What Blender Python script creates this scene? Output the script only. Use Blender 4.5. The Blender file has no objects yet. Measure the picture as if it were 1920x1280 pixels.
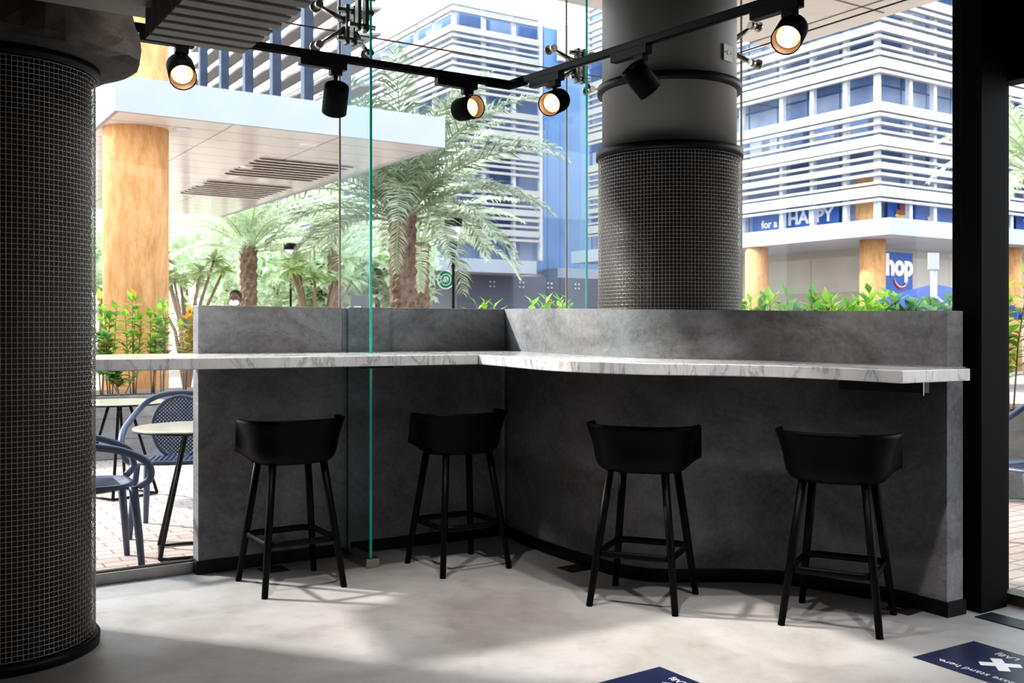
import bpy, math, random
import numpy as np
from mathutils import Vector, Matrix
random.seed(7)
S = bpy.context.scene
COL = S.collection
PI = math.pi
A = Vector((.840, .543, 0)); A.normalize()
B = Vector((-A.y, A.x, 0))
ANG = math.atan2(A.y, A.x)
RZ = Matrix.Rotation(ANG, 4, 'Z')
UP = Vector((0, 0, 1))

# ------------------------------------------------------------------ materials
def newmat(name):
    m = bpy.data.materials.new(name); m.use_nodes = True
    nt = m.node_tree
    b = nt.nodes['Principled BSDF']
    return m, nt, b
def N(nt, t, **kw):
    n = nt.nodes.new(t)
    for k, v in kw.items():
        if k in n.inputs: n.inputs[k].default_value = v
        else: setattr(n, k, v)
    return n
def L(nt, a, b): nt.links.new(a, b)
def ramp(nt, fac, stops):
    r = nt.nodes.new('ShaderNodeValToRGB')
    e = r.color_ramp.elements
    while len(e) < len(stops): e.new(.5)
    for i, (p, c) in enumerate(stops):
        e[i].position = p; e[i].color = (*c, 1) if len(c) == 3 else c
    L(nt, fac, r.inputs['Fac'])
    return r
def plain(name, col, rough=.5, metal=0, noise=.12, scale=8, spec=.5, emit=None, bump=0):
    """one colour broken up by a soft procedural mottling"""
    m, nt, b = newmat(name)
    tc = N(nt, 'ShaderNodeTexCoord')
    n = N(nt, 'ShaderNodeTexNoise', Scale=scale, Detail=4.0)
    L(nt, tc.outputs['Object'], n.inputs['Vector'])
    lo = tuple(c*(1-noise) for c in col); hi = tuple(min(1, c*(1+noise)) for c in col)
    r = ramp(nt, n.outputs['Fac'], [(.3, lo), (.7, hi)])
    L(nt, r.outputs['Color'], b.inputs['Base Color'])
    b.inputs['Roughness'].default_value = rough
    b.inputs['Metallic'].default_value = metal
    b.inputs['Specular IOR Level'].default_value = spec
    if emit:
        b.inputs['Emission Color'].default_value = (*emit[0], 1); b.inputs['Emission Strength'].default_value = emit[1]
    if bump:
        bp = N(nt, 'ShaderNodeBump', Strength=bump, Distance=.01)
        L(nt, n.outputs['Fac'], bp.inputs['Height']); L(nt, bp.outputs['Normal'], b.inputs['Normal'])
    return m
def concrete(name, dark, light, scale=2.2, bump=.5, rough=.75):
    m, nt, b = newmat(name)
    tc = N(nt, 'ShaderNodeTexCoord')
    n1 = N(nt, 'ShaderNodeTexNoise', Scale=scale, Detail=9.0, Roughness=.65, Distortion=.6)
    n2 = N(nt, 'ShaderNodeTexNoise', Scale=scale*22, Detail=5.0, Roughness=.7)
    mp = N(nt, 'ShaderNodeMapping'); mp.inputs['Scale'].default_value = (1, 1, 1.6)
    L(nt, tc.outputs['Object'], mp.inputs['Vector'])
    L(nt, mp.outputs['Vector'], n1.inputs['Vector']); L(nt, tc.outputs['Object'], n2.inputs['Vector'])
    mx = N(nt, 'ShaderNodeMath', operation='MULTIPLY_ADD'); mx.inputs[1].default_value = .35
    L(nt, n2.outputs['Fac'], mx.inputs[0]); L(nt, n1.outputs['Fac'], mx.inputs[2])
    r = ramp(nt, mx.outputs[0], [(.42, dark), (.95, light)])
    # thin hairline cracks
    v = N(nt, 'ShaderNodeTexVoronoi', feature='DISTANCE_TO_EDGE', Scale=scale*.9)
    nd = N(nt, 'ShaderNodeTexNoise', Scale=scale*2.5, Detail=6.0)
    L(nt, tc.outputs['Object'], nd.inputs['Vector'])
    vm = N(nt, 'ShaderNodeMix', data_type='VECTOR'); vm.inputs[0].default_value = .35
    L(nt, tc.outputs['Object'], vm.inputs[4]); L(nt, nd.outputs['Color'], vm.inputs[5]); L(nt, vm.outputs[1], v.inputs['Vector'])
    cr = ramp(nt, v.outputs['Distance'], [(0, (.72, .72, .72)), (.006, (1, 1, 1))])
    mu = N(nt, 'ShaderNodeMix', data_type='RGBA', blend_type='MULTIPLY'); mu.inputs[0].default_value = .8
    L(nt, r.outputs['Color'], mu.inputs[6]); L(nt, cr.outputs['Color'], mu.inputs[7])
    L(nt, mu.outputs[2], b.inputs['Base Color'])
    b.inputs['Roughness'].default_value = rough
    bp = N(nt, 'ShaderNodeBump', Strength=bump, Distance=.012)
    L(nt, mx.outputs[0], bp.inputs['Height']); L(nt, bp.outputs['Normal'], b.inputs['Normal'])
    return m
def glassmat(name, tint, refl=.05):
    m = bpy.data.materials.new(name); m.use_nodes = True; nt = m.node_tree
    nt.nodes.remove(nt.nodes['Principled BSDF'])
    out = nt.nodes['Material Output']
    tr = N(nt, 'ShaderNodeBsdfTransparent'); tr.inputs['Color'].default_value = (*tint, 1)
    gl = N(nt, 'ShaderNodeBsdfGlossy', Roughness=.0)
    lw = N(nt, 'ShaderNodeLayerWeight', Blend=.12)
    ma = N(nt, 'ShaderNodeMath', operation='MULTIPLY_ADD'); ma.inputs[1].default_value = .3; ma.inputs[2].default_value = refl
    L(nt, lw.outputs['Facing'], ma.inputs[0])
    lw.inputs['Blend'].default_value = .08
    mx = N(nt, 'ShaderNodeMixShader')
    L(nt, ma.outputs[0], mx.inputs[0]); L(nt, tr.outputs[0], mx.inputs[1]); L(nt, gl.outputs[0], mx.inputs[2])
    L(nt, mx.outputs[0], out.inputs['Surface'])
    return m
def leafmat(name, cols, trans=.4):
    m, nt, b = newmat(name)
    g = N(nt, 'ShaderNodeNewGeometry')
    st = [(i/max(1, len(cols)-1), c) for i, c in enumerate(cols)]
    r = ramp(nt, g.outputs['Random Per Island'], st)
    L(nt, r.outputs['Color'], b.inputs['Base Color']); b.inputs['Roughness'].default_value = .5
    t = N(nt, 'ShaderNodeBsdfTranslucent'); L(nt, r.outputs['Color'], t.inputs['Color'])
    mx = N(nt, 'ShaderNodeMixShader'); mx.inputs[0].default_value = trans
    L(nt, b.outputs[0], mx.inputs[1]); L(nt, t.outputs[0], mx.inputs[2])
    L(nt, mx.outputs[0], nt.nodes['Material Output'].inputs['Surface'])
    return m

M = {}
M['black'] = plain('black_lacquer', (.004, .004, .005), .4, spec=.22)
M['black_matt'] = plain('black_matt', (.0035, .0035, .004), .6, spec=.07)
M['stool'] = plain('black_stained_wood', (.0022, .0022, .003), .45, scale=20, spec=.12)
M['wall'] = concrete('grey_plaster', (.085, .08, .08), (.40, .40, .415), 1.7, 1.0)
M['cap'] = concrete('rough_concrete', (.03, .025, .022), (.12, .10, .088), 5, 1.0)
M['colpaint'] = plain('grey_column_paint', (.20, .20, .19), .45, noise=.06, scale=3)
M['core'] = plain('dark_core', (.035, .028, .026), .6)
M['wire'] = plain('steel_wire', (.55, .51, .46), .35, metal=.6)
M['steel'] = plain('brushed_steel', (.42, .40, .36), .25, metal=1)
M['steel_dark'] = plain('dark_steel', (.16, .15, .13), .35, metal=.8)
M['alu'] = plain('aluminium_track', (.42, .40, .38), .4, metal=.5, bump=.1)
M['slatgrey'] = plain('grey_baffle_paint', (.36, .345, .31), .6, noise=.05)
M['ceil'] = plain('dark_ceiling_paint', (.05, .048, .045), .8)
M['inwall'] = plain('interior_wall_paint', (.07, .066, .063), .8)
M['glass'] = glassmat('clear_glass', (.95, .97, .97), .02)
M['finglass'] = glassmat('green_fin_glass', (.80, .90, .91), .012)
M['finedge_glow'] = plain('glowing_green_edge', (.0, .32, .25), .15, emit=((.0, .42, .31), .16))  # emission stands in for daylight piped through the glass to its edge
M['soffit'] = plain('cream_soffit', (.92, .89, .83), .6, noise=.03)
M['joint'] = plain('soffit_joint', (.30, .26, .22), .8)
M['white'] = plain('white_render', (.42, .455, .52), .6, noise=.03, scale=2)
M['whiteslat'] = plain('white_louvre', (.50, .49, .47), .55, noise=.03)
M['post'] = plain('pale_mullion', (.66, .69, .73), .5)
M['bluepost'] = plain('blue_grey_post', (.05, .075, .125), .5, noise=.2, scale=3)
M['brownslat'] = plain('brown_grey_louvre', (.30, .26, .25), .6)
M['palebrown'] = plain('pale_brown_slats', (.84, .79, .75), .6)
M['socket'] = plain('white_plastic', (.62, .63, .60), .4)
M['hatch'] = plain('dark_floor_tile', (.022, .021, .02), .5)
M['yellow'] = plain('yellow_mark', (.55, .38, .05), .6)
M['sticker'] = plain('navy_vinyl', (.022, .028, .075), .28, noise=.1)
M['stickerwhite'] = plain('white_vinyl', (.85, .85, .88), .3)
M['mat'] = plain('dark_mat', (.012, .018, .03), .35)
M['chair'] = plain('blue_grey_resin', (.075, .095, .15), .4)
M['tabletop'] = plain('pale_laminate', (.55, .50, .42), .16, noise=.05)
M['blockwall'] = concrete('grey_block', (.17, .165, .16), (.36, .35, .35), 3, .4)
M['soil'] = plain('soil', (.10, .07, .05), .9)
M['trunk'] = concrete('palm_trunk_bark', (.05, .03, .02), (.40, .285, .22), 5, 1.0)
M['bark'] = plain('stem_bark', (.25, .18, .13), .8)
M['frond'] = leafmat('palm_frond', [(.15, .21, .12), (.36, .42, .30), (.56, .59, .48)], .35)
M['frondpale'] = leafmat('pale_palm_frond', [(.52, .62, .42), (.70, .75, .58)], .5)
M['leaf'] = leafmat('bright_leaf', [(.12, .30, .03), (.28, .52, .06), (.50, .66, .14)], .5)
M['leafgreen'] = leafmat('mid_leaf', [(.08, .24, .06), (.20, .42, .14)], .45)
M['leafred'] = leafmat('russet_leaf', [(.45, .16, .04), (.60, .34, .05), (.40, .45, .08)], .5)
M['hazeleaf'] = leafmat('hazed_tree_leaf', [(.50, .66, .40), (.74, .82, .64), (.86, .89, .80)], .55)  # distance haze and overexposure put into the leaf colours
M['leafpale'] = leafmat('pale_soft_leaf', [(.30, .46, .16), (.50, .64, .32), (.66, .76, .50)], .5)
M['navy'] = plain('navy_canvas', (.03, .06, .22), .8)
M['skin'] = plain('skin', (.16, .09, .06), .55)
M['hair'] = plain('black_hair', (.012, .01, .01), .6)
M['shirt'] = plain('white_shirt', (.8, .8, .82), .8)
M['trousers'] = plain('dark_trousers', (.05, .05, .06), .8)
M['mask'] = plain('white_mask', (.85, .87, .9), .8)
M['lampwhite'] = plain('opal_glass', (.85, .86, .88), .4)
M['bin'] = plain('dark_grey_panel', (.07, .08, .10), .5)
M['signblue'] = plain('blue_sign', (.03, .12, .42), .5, noise=.08)
M['signred'] = plain('red_sign', (.60, .05, .05), .5)
M['signwhite'] = plain('white_letters', (.85, .85, .85), .5)
M['green'] = plain('green_sign', (.0, .22, .11), .5)
M['pancake'] = plain('pancake_brown', (.42, .16, .05), .6)
M['cream'] = plain('cream_yellow', (.75, .55, .30), .6)
M['lampin'] = plain('warm_reflector', (.80, .62, .48), .25, metal=.3, scale=60, noise=.5, emit=((1, .70, .48), .38))
M['bulb'] = plain('glowing_lens', (1, .9, .8), .3, emit=((1, .88, .72), 9))
M['copper'] = plain('copper_baffle', (.42, .25, .14), .4, metal=.2, emit=((1, .5, .25), .06))

def mk_orange():
    m, nt, b = newmat('ochre_render')
    tc = N(nt, 'ShaderNodeTexCoord')
    mp = N(nt, 'ShaderNodeMapping'); mp.inputs['Scale'].default_value = (1.6, 1.6, .5)
    L(nt, tc.outputs['Object'], mp.inputs['Vector'])
    n = N(nt, 'ShaderNodeTexNoise', Scale=5.0, Detail=8.0, Roughness=.7)
    L(nt, mp.outputs['Vector'], n.inputs['Vector'])
    r = ramp(nt, n.outputs['Fac'], [(.3, (.50, .26, .10)), (.55, (.72, .43, .20)), (.75, (.80, .54, .30))])
    L(nt, r.outputs['Color'], b.inputs['Base Color']); b.inputs['Roughness'].default_value = .85
    bp = N(nt, 'ShaderNodeBump', Strength=.9, Distance=.04)
    L(nt, n.outputs['Fac'], bp.inputs['Height']); L(nt, bp.outputs['Normal'], b.inputs['Normal'])
    return m
M['orange'] = mk_orange()
def mk_floor():
    m, nt, b = newmat('cement_screed')
    tc = N(nt, 'ShaderNodeTexCoord')
    n1 = N(nt, 'ShaderNodeTexNoise', Scale=1.3, Detail=8.0, Roughness=.62, Distortion=.5)
    n2 = N(nt, 'ShaderNodeTexNoise', Scale=60.0, Detail=4.0)
    n3 = N(nt, 'ShaderNodeTexNoise', Scale=7.0, Detail=6.0, Roughness=.7)
    for n in (n1, n2, n3): L(nt, tc.outputs['Object'], n.inputs['Vector'])
    r = ramp(nt, n1.outputs['Fac'], [(.32, (.315, .292, .275)), (.52, (.42, .405, .398)), (.7, (.475, .468, .468))])
    r3 = ramp(nt, n3.outputs['Fac'], [(.28, (.80, .77, .74)), (.5, (1, 1, 1))])
    mu = N(nt, 'ShaderNodeMix', data_type='RGBA', blend_type='MULTIPLY'); mu.inputs[0].default_value = .7
    L(nt, r.outputs['Color'], mu.inputs[6]); L(nt, r3.outputs['Color'], mu.inputs[7])
    L(nt, mu.outputs[2], b.inputs['Base Color'])
    rr = N(nt, 'ShaderNodeMapRange'); rr.inputs[3].default_value = .38; rr.inputs[4].default_value = .6
    L(nt, n1.outputs['Fac'], rr.inputs[0]); L(nt, rr.outputs[0], b.inputs['Roughness'])
    bp = N(nt, 'ShaderNodeBump', Strength=.06, Distance=.004)
    L(nt, n2.outputs['Fac'], bp.inputs['Height']); L(nt, bp.outputs['Normal'], b.inputs['Normal'])
    return m
M['floor'] = mk_floor()
def mk_marble():
    m, nt, b = newmat('white_marble')
    tc = N(nt, 'ShaderNodeTexCoord')
    mp = N(nt, 'ShaderNodeMapping'); mp.inputs['Rotation'].default_value = (.0, .25, -ANG+.35); mp.inputs['Scale'].default_value = (6.5, 1.3, 1.6)
    L(nt, tc.outputs['Object'], mp.inputs['Vector'])
    v = N(nt, 'ShaderNodeTexNoise', Scale=1.0, Detail=7.0, Roughness=.6, Distortion=.9)
    L(nt, mp.outputs['Vector'], v.inputs['Vector'])
    n = N(nt, 'ShaderNodeTexNoise', Scale=2.6, Detail=6.0, Roughness=.65)
    L(nt, tc.outputs['Object'], n.inputs['Vector'])
    r = ramp(nt, v.outputs['Fac'], [(.40, (1, 1, 1)), (.455, (.86, .86, .87)), (.475, (.45, .455, .47)), (.49, (.88, .88, .89)), (.60, (1, 1, 1)), (.635, (.68, .68, .70)), (.66, (1, 1, 1))])
    r2 = ramp(nt, n.outputs['Fac'], [(.32, (.62, .625, .64)), (.58, (.80, .79, .78))])
    mu = N(nt, 'ShaderNodeMix', data_type='RGBA', blend_type='MULTIPLY'); mu.inputs[0].default_value = .85
    L(nt, r2.outputs['Color'], mu.inputs[6]); L(nt, r.outputs['Color'], mu.inputs[7])
    L(nt, mu.outputs[2], b.inputs['Base Color']); b.inputs['Roughness'].default_value = .16
    return m
M['marble'] = mk_marble()
def mk_paving():
    m, nt, b = newmat('brick_paving')
    tc = N(nt, 'ShaderNodeTexCoord')
    mp = N(nt, 'ShaderNodeMapping'); mp.inputs['Rotation'].default_value = (0, 0, -ANG)
    L(nt, tc.outputs['Object'], mp.inputs['Vector'])
    k = N(nt, 'ShaderNodeTexBrick', Scale=1.0)
    k.inputs['Color1'].default_value = (.43, .345, .305, 1); k.inputs['Color2'].default_value = (.52, .43, .385, 1)
    k.inputs['Mortar'].default_value = (.24, .19, .17, 1)
    k.inputs['Mortar Size'].default_value = .006; k.inputs['Brick Width'].default_value = .22; k.inputs['Row Height'].default_value = .11
    L(nt, mp.outputs['Vector'], k.inputs['Vector'])
    L(nt, k.outputs['Color'], b.inputs['Base Color']); b.inputs['Roughness'].default_value = .8
    return m
M['paving'] = mk_paving()
def mk_facade(name, dark, mid, pale, w, h, thr=.5):
    """reflective curtain wall: panes of dark blue, some with pale blinds"""
    m, nt, b = newmat(name)
    tc = N(nt, 'ShaderNodeTexCoord')
    n = N(nt, 'ShaderNodeTexNoise', Scale=.9, Detail=2.0)
    L(nt, tc.outputs['UV'], n.inputs['Vector'])
    k = N(nt, 'ShaderNodeTexBrick', Scale=1.0, offset=0.0)
    k.inputs['Brick Width'].default_value = w; k.inputs['Row Height'].default_value = h
    k.inputs['Mortar Size'].default_value = .035; k.inputs['Bias'].default_value = thr
    k.inputs['Color1'].default_value = (*dark, 1); k.inputs['Color2'].default_value = (*pale, 1); k.inputs['Mortar'].default_value = (*mid, 1)
    L(nt, tc.outputs['UV'], k.inputs['Vector'])
    mx = N(nt, 'ShaderNodeMix', data_type='RGBA'); L(nt, n.outputs['Fac'], mx.inputs[0])
    L(nt, k.outputs['Color'], mx.inputs[6]); mx.inputs[7].default_value = (*mid, 1)
    L(nt, mx.outputs[2], b.inputs['Base Color'])
    b.inputs['Roughness'].default_value = .25; b.inputs['Specular IOR Level'].default_value = .2
    return m
M['facade'] = mk_facade('blue_curtain_wall', (.025, .07, .22), (.07, .15, .34), (.66, .74, .86), 1.25, .85, .1)
M['facade_far'] = mk_facade('far_curtain_wall', (.05, .10, .24), (.16, .25, .44), (.58, .65, .78), 1.4, 1.7, -.2)
M['tower'] = mk_facade('blue_tower_glass', (.10, .22, .42), (.22, .36, .58), (.45, .58, .76), 2.4, 3.4, -.1)
M['shop'] = mk_facade('pale_shopfront', (.30, .29, .27), (.50, .49, .45), (.72, .72, .68), 2.2, 1.2, .3)
M['darkshop'] = mk_facade('dark_shopfront', (.13, .14, .19), (.17, .18, .24), (.22, .23, .29), 3.2, 2.2, 0)
def mk_perf():
    """resin sheet pierced by a lattice of round holes"""
    m, nt, b = newmat('perforated_resin')
    b.inputs['Base Color'].default_value = (.06, .08, .14, 1); b.inputs['Roughness'].default_value = .4
    tc = N(nt, 'ShaderNodeTexCoord')
    mp = N(nt, 'ShaderNodeMapping'); mp.inputs['Rotation'].default_value = (0, 0, PI/4); mp.inputs['Scale'].default_value = (62, 62, 62)
    L(nt, tc.outputs['UV'], mp.inputs['Vector'])
    v = N(nt, 'ShaderNodeTexVoronoi', Scale=1.0, Randomness=0.0, voronoi_dimensions='2D')
    L(nt, mp.outputs['Vector'], v.inputs['Vector'])
    lt = N(nt, 'ShaderNodeMath', operation='LESS_THAN'); lt.inputs[1].default_value = .30
    L(nt, v.outputs['Distance'], lt.inputs[0])
    tr = N(nt, 'ShaderNodeBsdfTransparent')
    mx = N(nt, 'ShaderNodeMixShader')
    L(nt, lt.outputs[0], mx.inputs[0]); L(nt, b.outputs[0], mx.inputs[1]); L(nt, tr.outputs[0], mx.inputs[2])
    L(nt, mx.outputs[0], nt.nodes['Material Output'].inputs['Surface'])
    return m
M['perf'] = mk_perf()

# ------------------------------------------------------------------ mesh builder
class MB:
    def __init__(s): s.v = []; s.f = []; s.sm = []; s.uv = {}
    def add(s, vs, fs, smooth=False, uvs=None):
        o = len(s.v); s.v += [tuple(p) for p in vs]
        for i, f in enumerate(fs):
            if uvs: s.uv[len(s.f)] = uvs[i]
            s.f.append(tuple(o+j for j in f)); s.sm.append(smooth)
        return s
    def box(s, c, d, R=None, bev=0):
        x, y, z = d[0]/2, d[1]/2, d[2]/2
        vs = [Vector((i*x, j*y, k*z)) for k in (-1, 1) for j in (-1, 1) for i in (-1, 1)]
        if R is not None: vs = [R @ p for p in vs]
        vs = [p+Vector(c) for p in vs]
        return s.add(vs, [(0, 2, 3, 1), (4, 5, 7, 6), (0, 1, 5, 4), (2, 6, 7, 3), (0, 4, 6, 2), (1, 3, 7, 5)])
    def prism(s, poly, z0, z1, smooth=False):
        n = len(poly)
        g = lambda z, i: z[i] if isinstance(z, (list, tuple)) else z
        vs = [(p[0], p[1], g(z0, i)) for i, p in enumerate(poly)] + [(p[0], p[1], g(z1, i)) for i, p in enumerate(poly)]
        s.add(vs, [tuple(range(n))[::-1], tuple(range(n, 2*n))])
        o = len(s.v)-2*n
        for i in range(n):
            j = (i+1) % n
            s.f.append((o+i, o+j, o+n+j, o+n+i)); s.sm.append(smooth)
        return s
    def tube(s, pts, r, n=10, closed=False, caps=True, flat=1.0, smooth=True):
        pts = [Vector(p) for p in pts]; m = len(pts)
        rr = r if isinstance(r, (list, tuple)) else [r]*m
        vs = []; ref = None
        for i in range(m):
            if closed: t = pts[(i+1) % m]-pts[i-1]
            else: t = pts[min(i+1, m-1)]-pts[max(i-1, 0)]
            t.normalize()
            if ref is None:
                ref = UP if abs(t.z) < .9 else Vector((1, 0, 0))
            u = ref - t*ref.dot(t)
            if u.length < 1e-4: u = Vector((1, 0, 0)) - t*t.x
            u.normalize(); w = t.cross(u); ref = u
            for k in range(n):
                a = 2*PI*k/n
                vs.append(pts[i] + u*math.cos(a)*rr[i]*flat + w*math.sin(a)*rr[i])
        fs = []
        for i in range(m if closed else m-1):
            i2 = (i+1) % m
            for k in range(n):
                k2 = (k+1) % n
                fs.append((i*n+k, i*n+k2, i2*n+k2, i2*n+k))
        s.add(vs, fs, smooth)
        if caps and not closed:
            o = len(s.v)-m*n
            s.f.append(tuple(o+k for k in range(n))[::-1]); s.sm.append(False)
            s.f.append(tuple(o+(m-1)*n+k for k in range(n))); s.sm.append(False)
        return s
    def lathe(s, prof, n=32, c=(0, 0, 0), R=None, caps=True, smooth=True, wob=None):
        vs = []
        for i, (r, z) in enumerate(prof):
            for k in range(n):
                a = 2*PI*k/n; q = r*(wob(i, k) if wob else 1)
                p = Vector((q*math.cos(a), q*math.sin(a), z))
                if R is not None: p = R @ p
                vs.append(p+Vector(c))
        fs = []
        for i in range(len(prof)-1):
            for k in range(n):
                k2 = (k+1) % n
                fs.append((i*n+k, i*n+k2, (i+1)*n+k2, (i+1)*n+k))
        s.add(vs, fs, smooth)
        if caps:
            o = len(s.v)-len(prof)*n
            s.f.append(tuple(o+k for k in range(n))[::-1]); s.sm.append(False)
            o2 = len(s.v)-n
            s.f.append(tuple(o2+k for k in range(n))); s.sm.append(False)
        return s
    def ball(s, c, r, n=14, m=9):
        prof = [(max(1e-4, math.sin(PI*i/m)), -math.cos(PI*i/m)) for i in range(m+1)]
        rx = r if isinstance(r, (tuple, list)) else (r, r, r)
        vs = []
        for q, z in prof:
            for k in range(n):
                a = 2*PI*k/n
                vs.append((c[0]+rx[0]*q*math.cos(a), c[1]+rx[1]*q*math.sin(a), c[2]+rx[2]*z))
        fs = [(i*n+k, i*n+(k+1) % n, (i+1)*n+(k+1) % n, (i+1)*n+k) for i in range(m) for k in range(n)]
        return s.add(vs, fs, True)
    def quad(s, a, b, c, d, uv=None): return s.add([a, b, c, d], [(0, 1, 2, 3)], False, [uv] if uv else None)
    def build(s, name, mat, parent=None, bevel=0, solid=0, sub=0):
        org = Vector((0, 0, 0)); p_ = parent
        while p_ is not None: org = org+Vector(p_.location); p_ = p_.parent
        me = bpy.data.meshes.new(name)
        me.from_pydata([(p[0]-org.x, p[1]-org.y, p[2]-org.z) for p in s.v], [], s.f)
        me.polygons.foreach_set('use_smooth', s.sm)
        if s.uv:
            ul = me.uv_layers.new(name='UVMap')
            for pi, uv in s.uv.items():
                for li, q in zip(me.polygons[pi].loop_indices, uv): ul.data[li].uv = q
        me.update()
        o = bpy.data.objects.new(name, me); COL.objects.link(o)
        if mat: me.materials.append(M[mat] if isinstance(mat, str) else mat)
        if parent is not None: o.parent = parent
        if solid:
            md = o.modifiers.new('s', 'SOLIDIFY'); md.thickness = solid; md.offset = 0
        if bevel:
            md = o.modifiers.new('b', 'BEVEL'); md.width = bevel; md.segments = 2; md.limit_method = 'ANGLE'
        if sub:
            md = o.modifiers.new('u', 'SUBSURF'); md.levels = sub; md.render_levels = sub
        return o
def thing(name, label, cat, loc=(0, 0, 0), rz=0, group=None):
    o = bpy.data.objects.new(name, None); COL.objects.link(o)
    o.location = loc; o.rotation_euler = (0, 0, rz); o.empty_display_size = .1
    o['label'] = label; o['category'] = cat
    if group: o['group'] = group
    return o
def tag(o, label, cat, group=None, kind=None):
    o['label'] = label; o['category'] = cat
    if group: o['group'] = group
    if kind: o['kind'] = kind
    return o
def struct(o, label=None, cat=None):
    o['kind'] = 'structure'
    if label: o['label'] = label
    if cat: o['category'] = cat
    return o
def V(x, y, z=0): return Vector((x, y, z))
def at(px, y, Y):
    """world point seen at pixel (px, y) of the 1920 x 1280 photograph, Y metres from the camera"""
    return V((px-960)/1867*Y, Y, 1.25-(y-615)/1867*Y)
def hit(p0, d, px):
    """distance along a floor line p0 + t d where it crosses pixel column px"""
    u = (px-960)/1867
    return (u*p0.y-p0.x)/(d.x-u*d.y)
def textobj(s, size, loc, xdir, ydir, mat, parent, name='lettering', align='CENTER', ext=.002, shear=0, bold=0, sx=1):
    cu = bpy.data.curves.new(name, 'FONT'); cu.body = s; cu.size = size
    cu.align_x = align; cu.align_y = 'CENTER'; cu.extrude = ext; cu.shear = shear; cu.offset = bold
    cu.resolution_u = 3
    o = bpy.data.objects.new(name, cu); COL.objects.link(o)
    cu.materials.append(M[mat])
    x = Vector(xdir).normalized(); y = Vector(ydir).normalized(); z = x.cross(y)
    org = Vector((0, 0, 0)); p_ = parent
    while p_ is not None: org = org+Vector(p_.location); p_ = p_.parent
    mw = Matrix((x, y, z)).transposed().to_4x4(); mw = mw @ Matrix.Diagonal((sx, 1, 1, 1))
    mw.translation = Vector(loc)-org
    me = bpy.data.meshes.new_from_object(o); me.name = name
    bpy.data.objects.remove(o)
    o = bpy.data.objects.new(name, me); COL.objects.link(o)
    o.parent = parent; o.matrix_local = mw
    return o

# ------------------------------------------------------------------ camera, sky, sun
cam = bpy.data.cameras.new('camera'); cam.lens = 35; cam.sensor_width = 36
cam.shift_y = -25/1920
cam.clip_end = 400
cam.dof.use_dof = True; cam.dof.focus_distance = 4.9; cam.dof.aperture_fstop = 5.0
co = bpy.data.objects.new('camera', cam); COL.objects.link(co)
co.location = (0, 0, 1.25); co.rotation_euler = (PI/2, 0, 0)
S.camera = co
w = bpy.data.worlds.new('sky'); S.world = w; w.use_nodes = True
nt = w.node_tree; bg = nt.nodes['Background']
tc = N(nt, 'ShaderNodeTexCoord'); sp = N(nt, 'ShaderNodeSeparateXYZ')
L(nt, tc.outputs['Generated'], sp.inputs[0])
r = ramp(nt, sp.outputs['Z'], [(0, (.98, .985, 1)), (.3, (.92, .96, 1)), (1, (.64, .80, 1))])
L(nt, r.outputs['Color'], bg.inputs['Color']); bg.inputs['Strength'].default_value = 2.7
def sun(d, e, ang, col):
    l = bpy.data.lights.new('sun', 'SUN'); l.energy = e; l.angle = math.radians(ang); l.color = col
    o = bpy.data.objects.new('sun', l); COL.objects.link(o)
    o.rotation_euler = Vector(d).to_track_quat('-Z', 'Y').to_euler(); o.location = (-8, 8, 14)
sun((.75, -.25, -.62), 4.5, 3.5, (1, .95, .88))
def spot(loc, d, e, size, col=(1, .86, .70), blend=.6, rad=.03, parent=None):
    l = bpy.data.lights.new('spot', 'SPOT'); l.energy = e; l.spot_size = math.radians(size); l.spot_blend = blend
    l.color = col; l.shadow_soft_size = rad
    o = bpy.data.objects.new('spot', l); COL.objects.link(o)
    o.location = Vector(loc)-(Vector(parent.location) if parent else Vector((0, 0, 0)))
    o.rotation_euler = Vector(d).to_track_quat('-Z', 'Y').to_euler()
    if parent: o.parent = parent
S.view_settings.view_transform = 'Standard'
S.view_settings.look = 'None'
S.view_settings.exposure = 0.38
S.view_settings.gamma = 0.84
S.cycles.transparent_max_bounces = 24
S.cycles.max_bounces = 10
S.cycles.diffuse_bounces = 5
S.cycles.sample_clamp_indirect = 6
S.cycles.caustics_reflective = False
S.cycles.caustics_refractive = False

# ------------------------------------------------------------------ room shell
G0 = V(-.963, 5.564)                       # a point of the left glass facade (the seam with the fin)
GC = V(.869, 6.748)                        # corner of the two glass facades
ZJ = 2.904; ZC = 3.6
GE = GC - B*2.36                           # where the right glass ends at the door jamb
GL = G0 - A*2.05                           # left end of the left glass
floor_poly = [GL, GC, GE, GE-B*3.2, GE-B*8-A*.0, V(-5.5, -3.0), V(-5.5, GL.y-.5), GL-A*1.5]
o = MB().prism([(p.x, p.y) for p in floor_poly], -.06, 0).build('floor', 'floor'); struct(o, 'polished beige cement floor of the cafe', 'floor')
o = MB().prism([(-70, -12), (90, -12), (90, 110), (-70, 110)], -.12, -.07).build('floor_patio', 'paving'); struct(o, 'pinkish brick paving outside the glass', 'paving')
# own-building ceiling with its cream overhang outside the glass
o = MB().prism([(p.x, p.y) for p in floor_poly], ZC, ZC+.2).build('ceiling', 'ceil'); struct(o, 'dark ceiling of the cafe', 'ceiling')
e0 = V(*at(1085, 10, 7.25).xy); e1 = V(*at(1440, 100, 8.5).xy)
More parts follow.
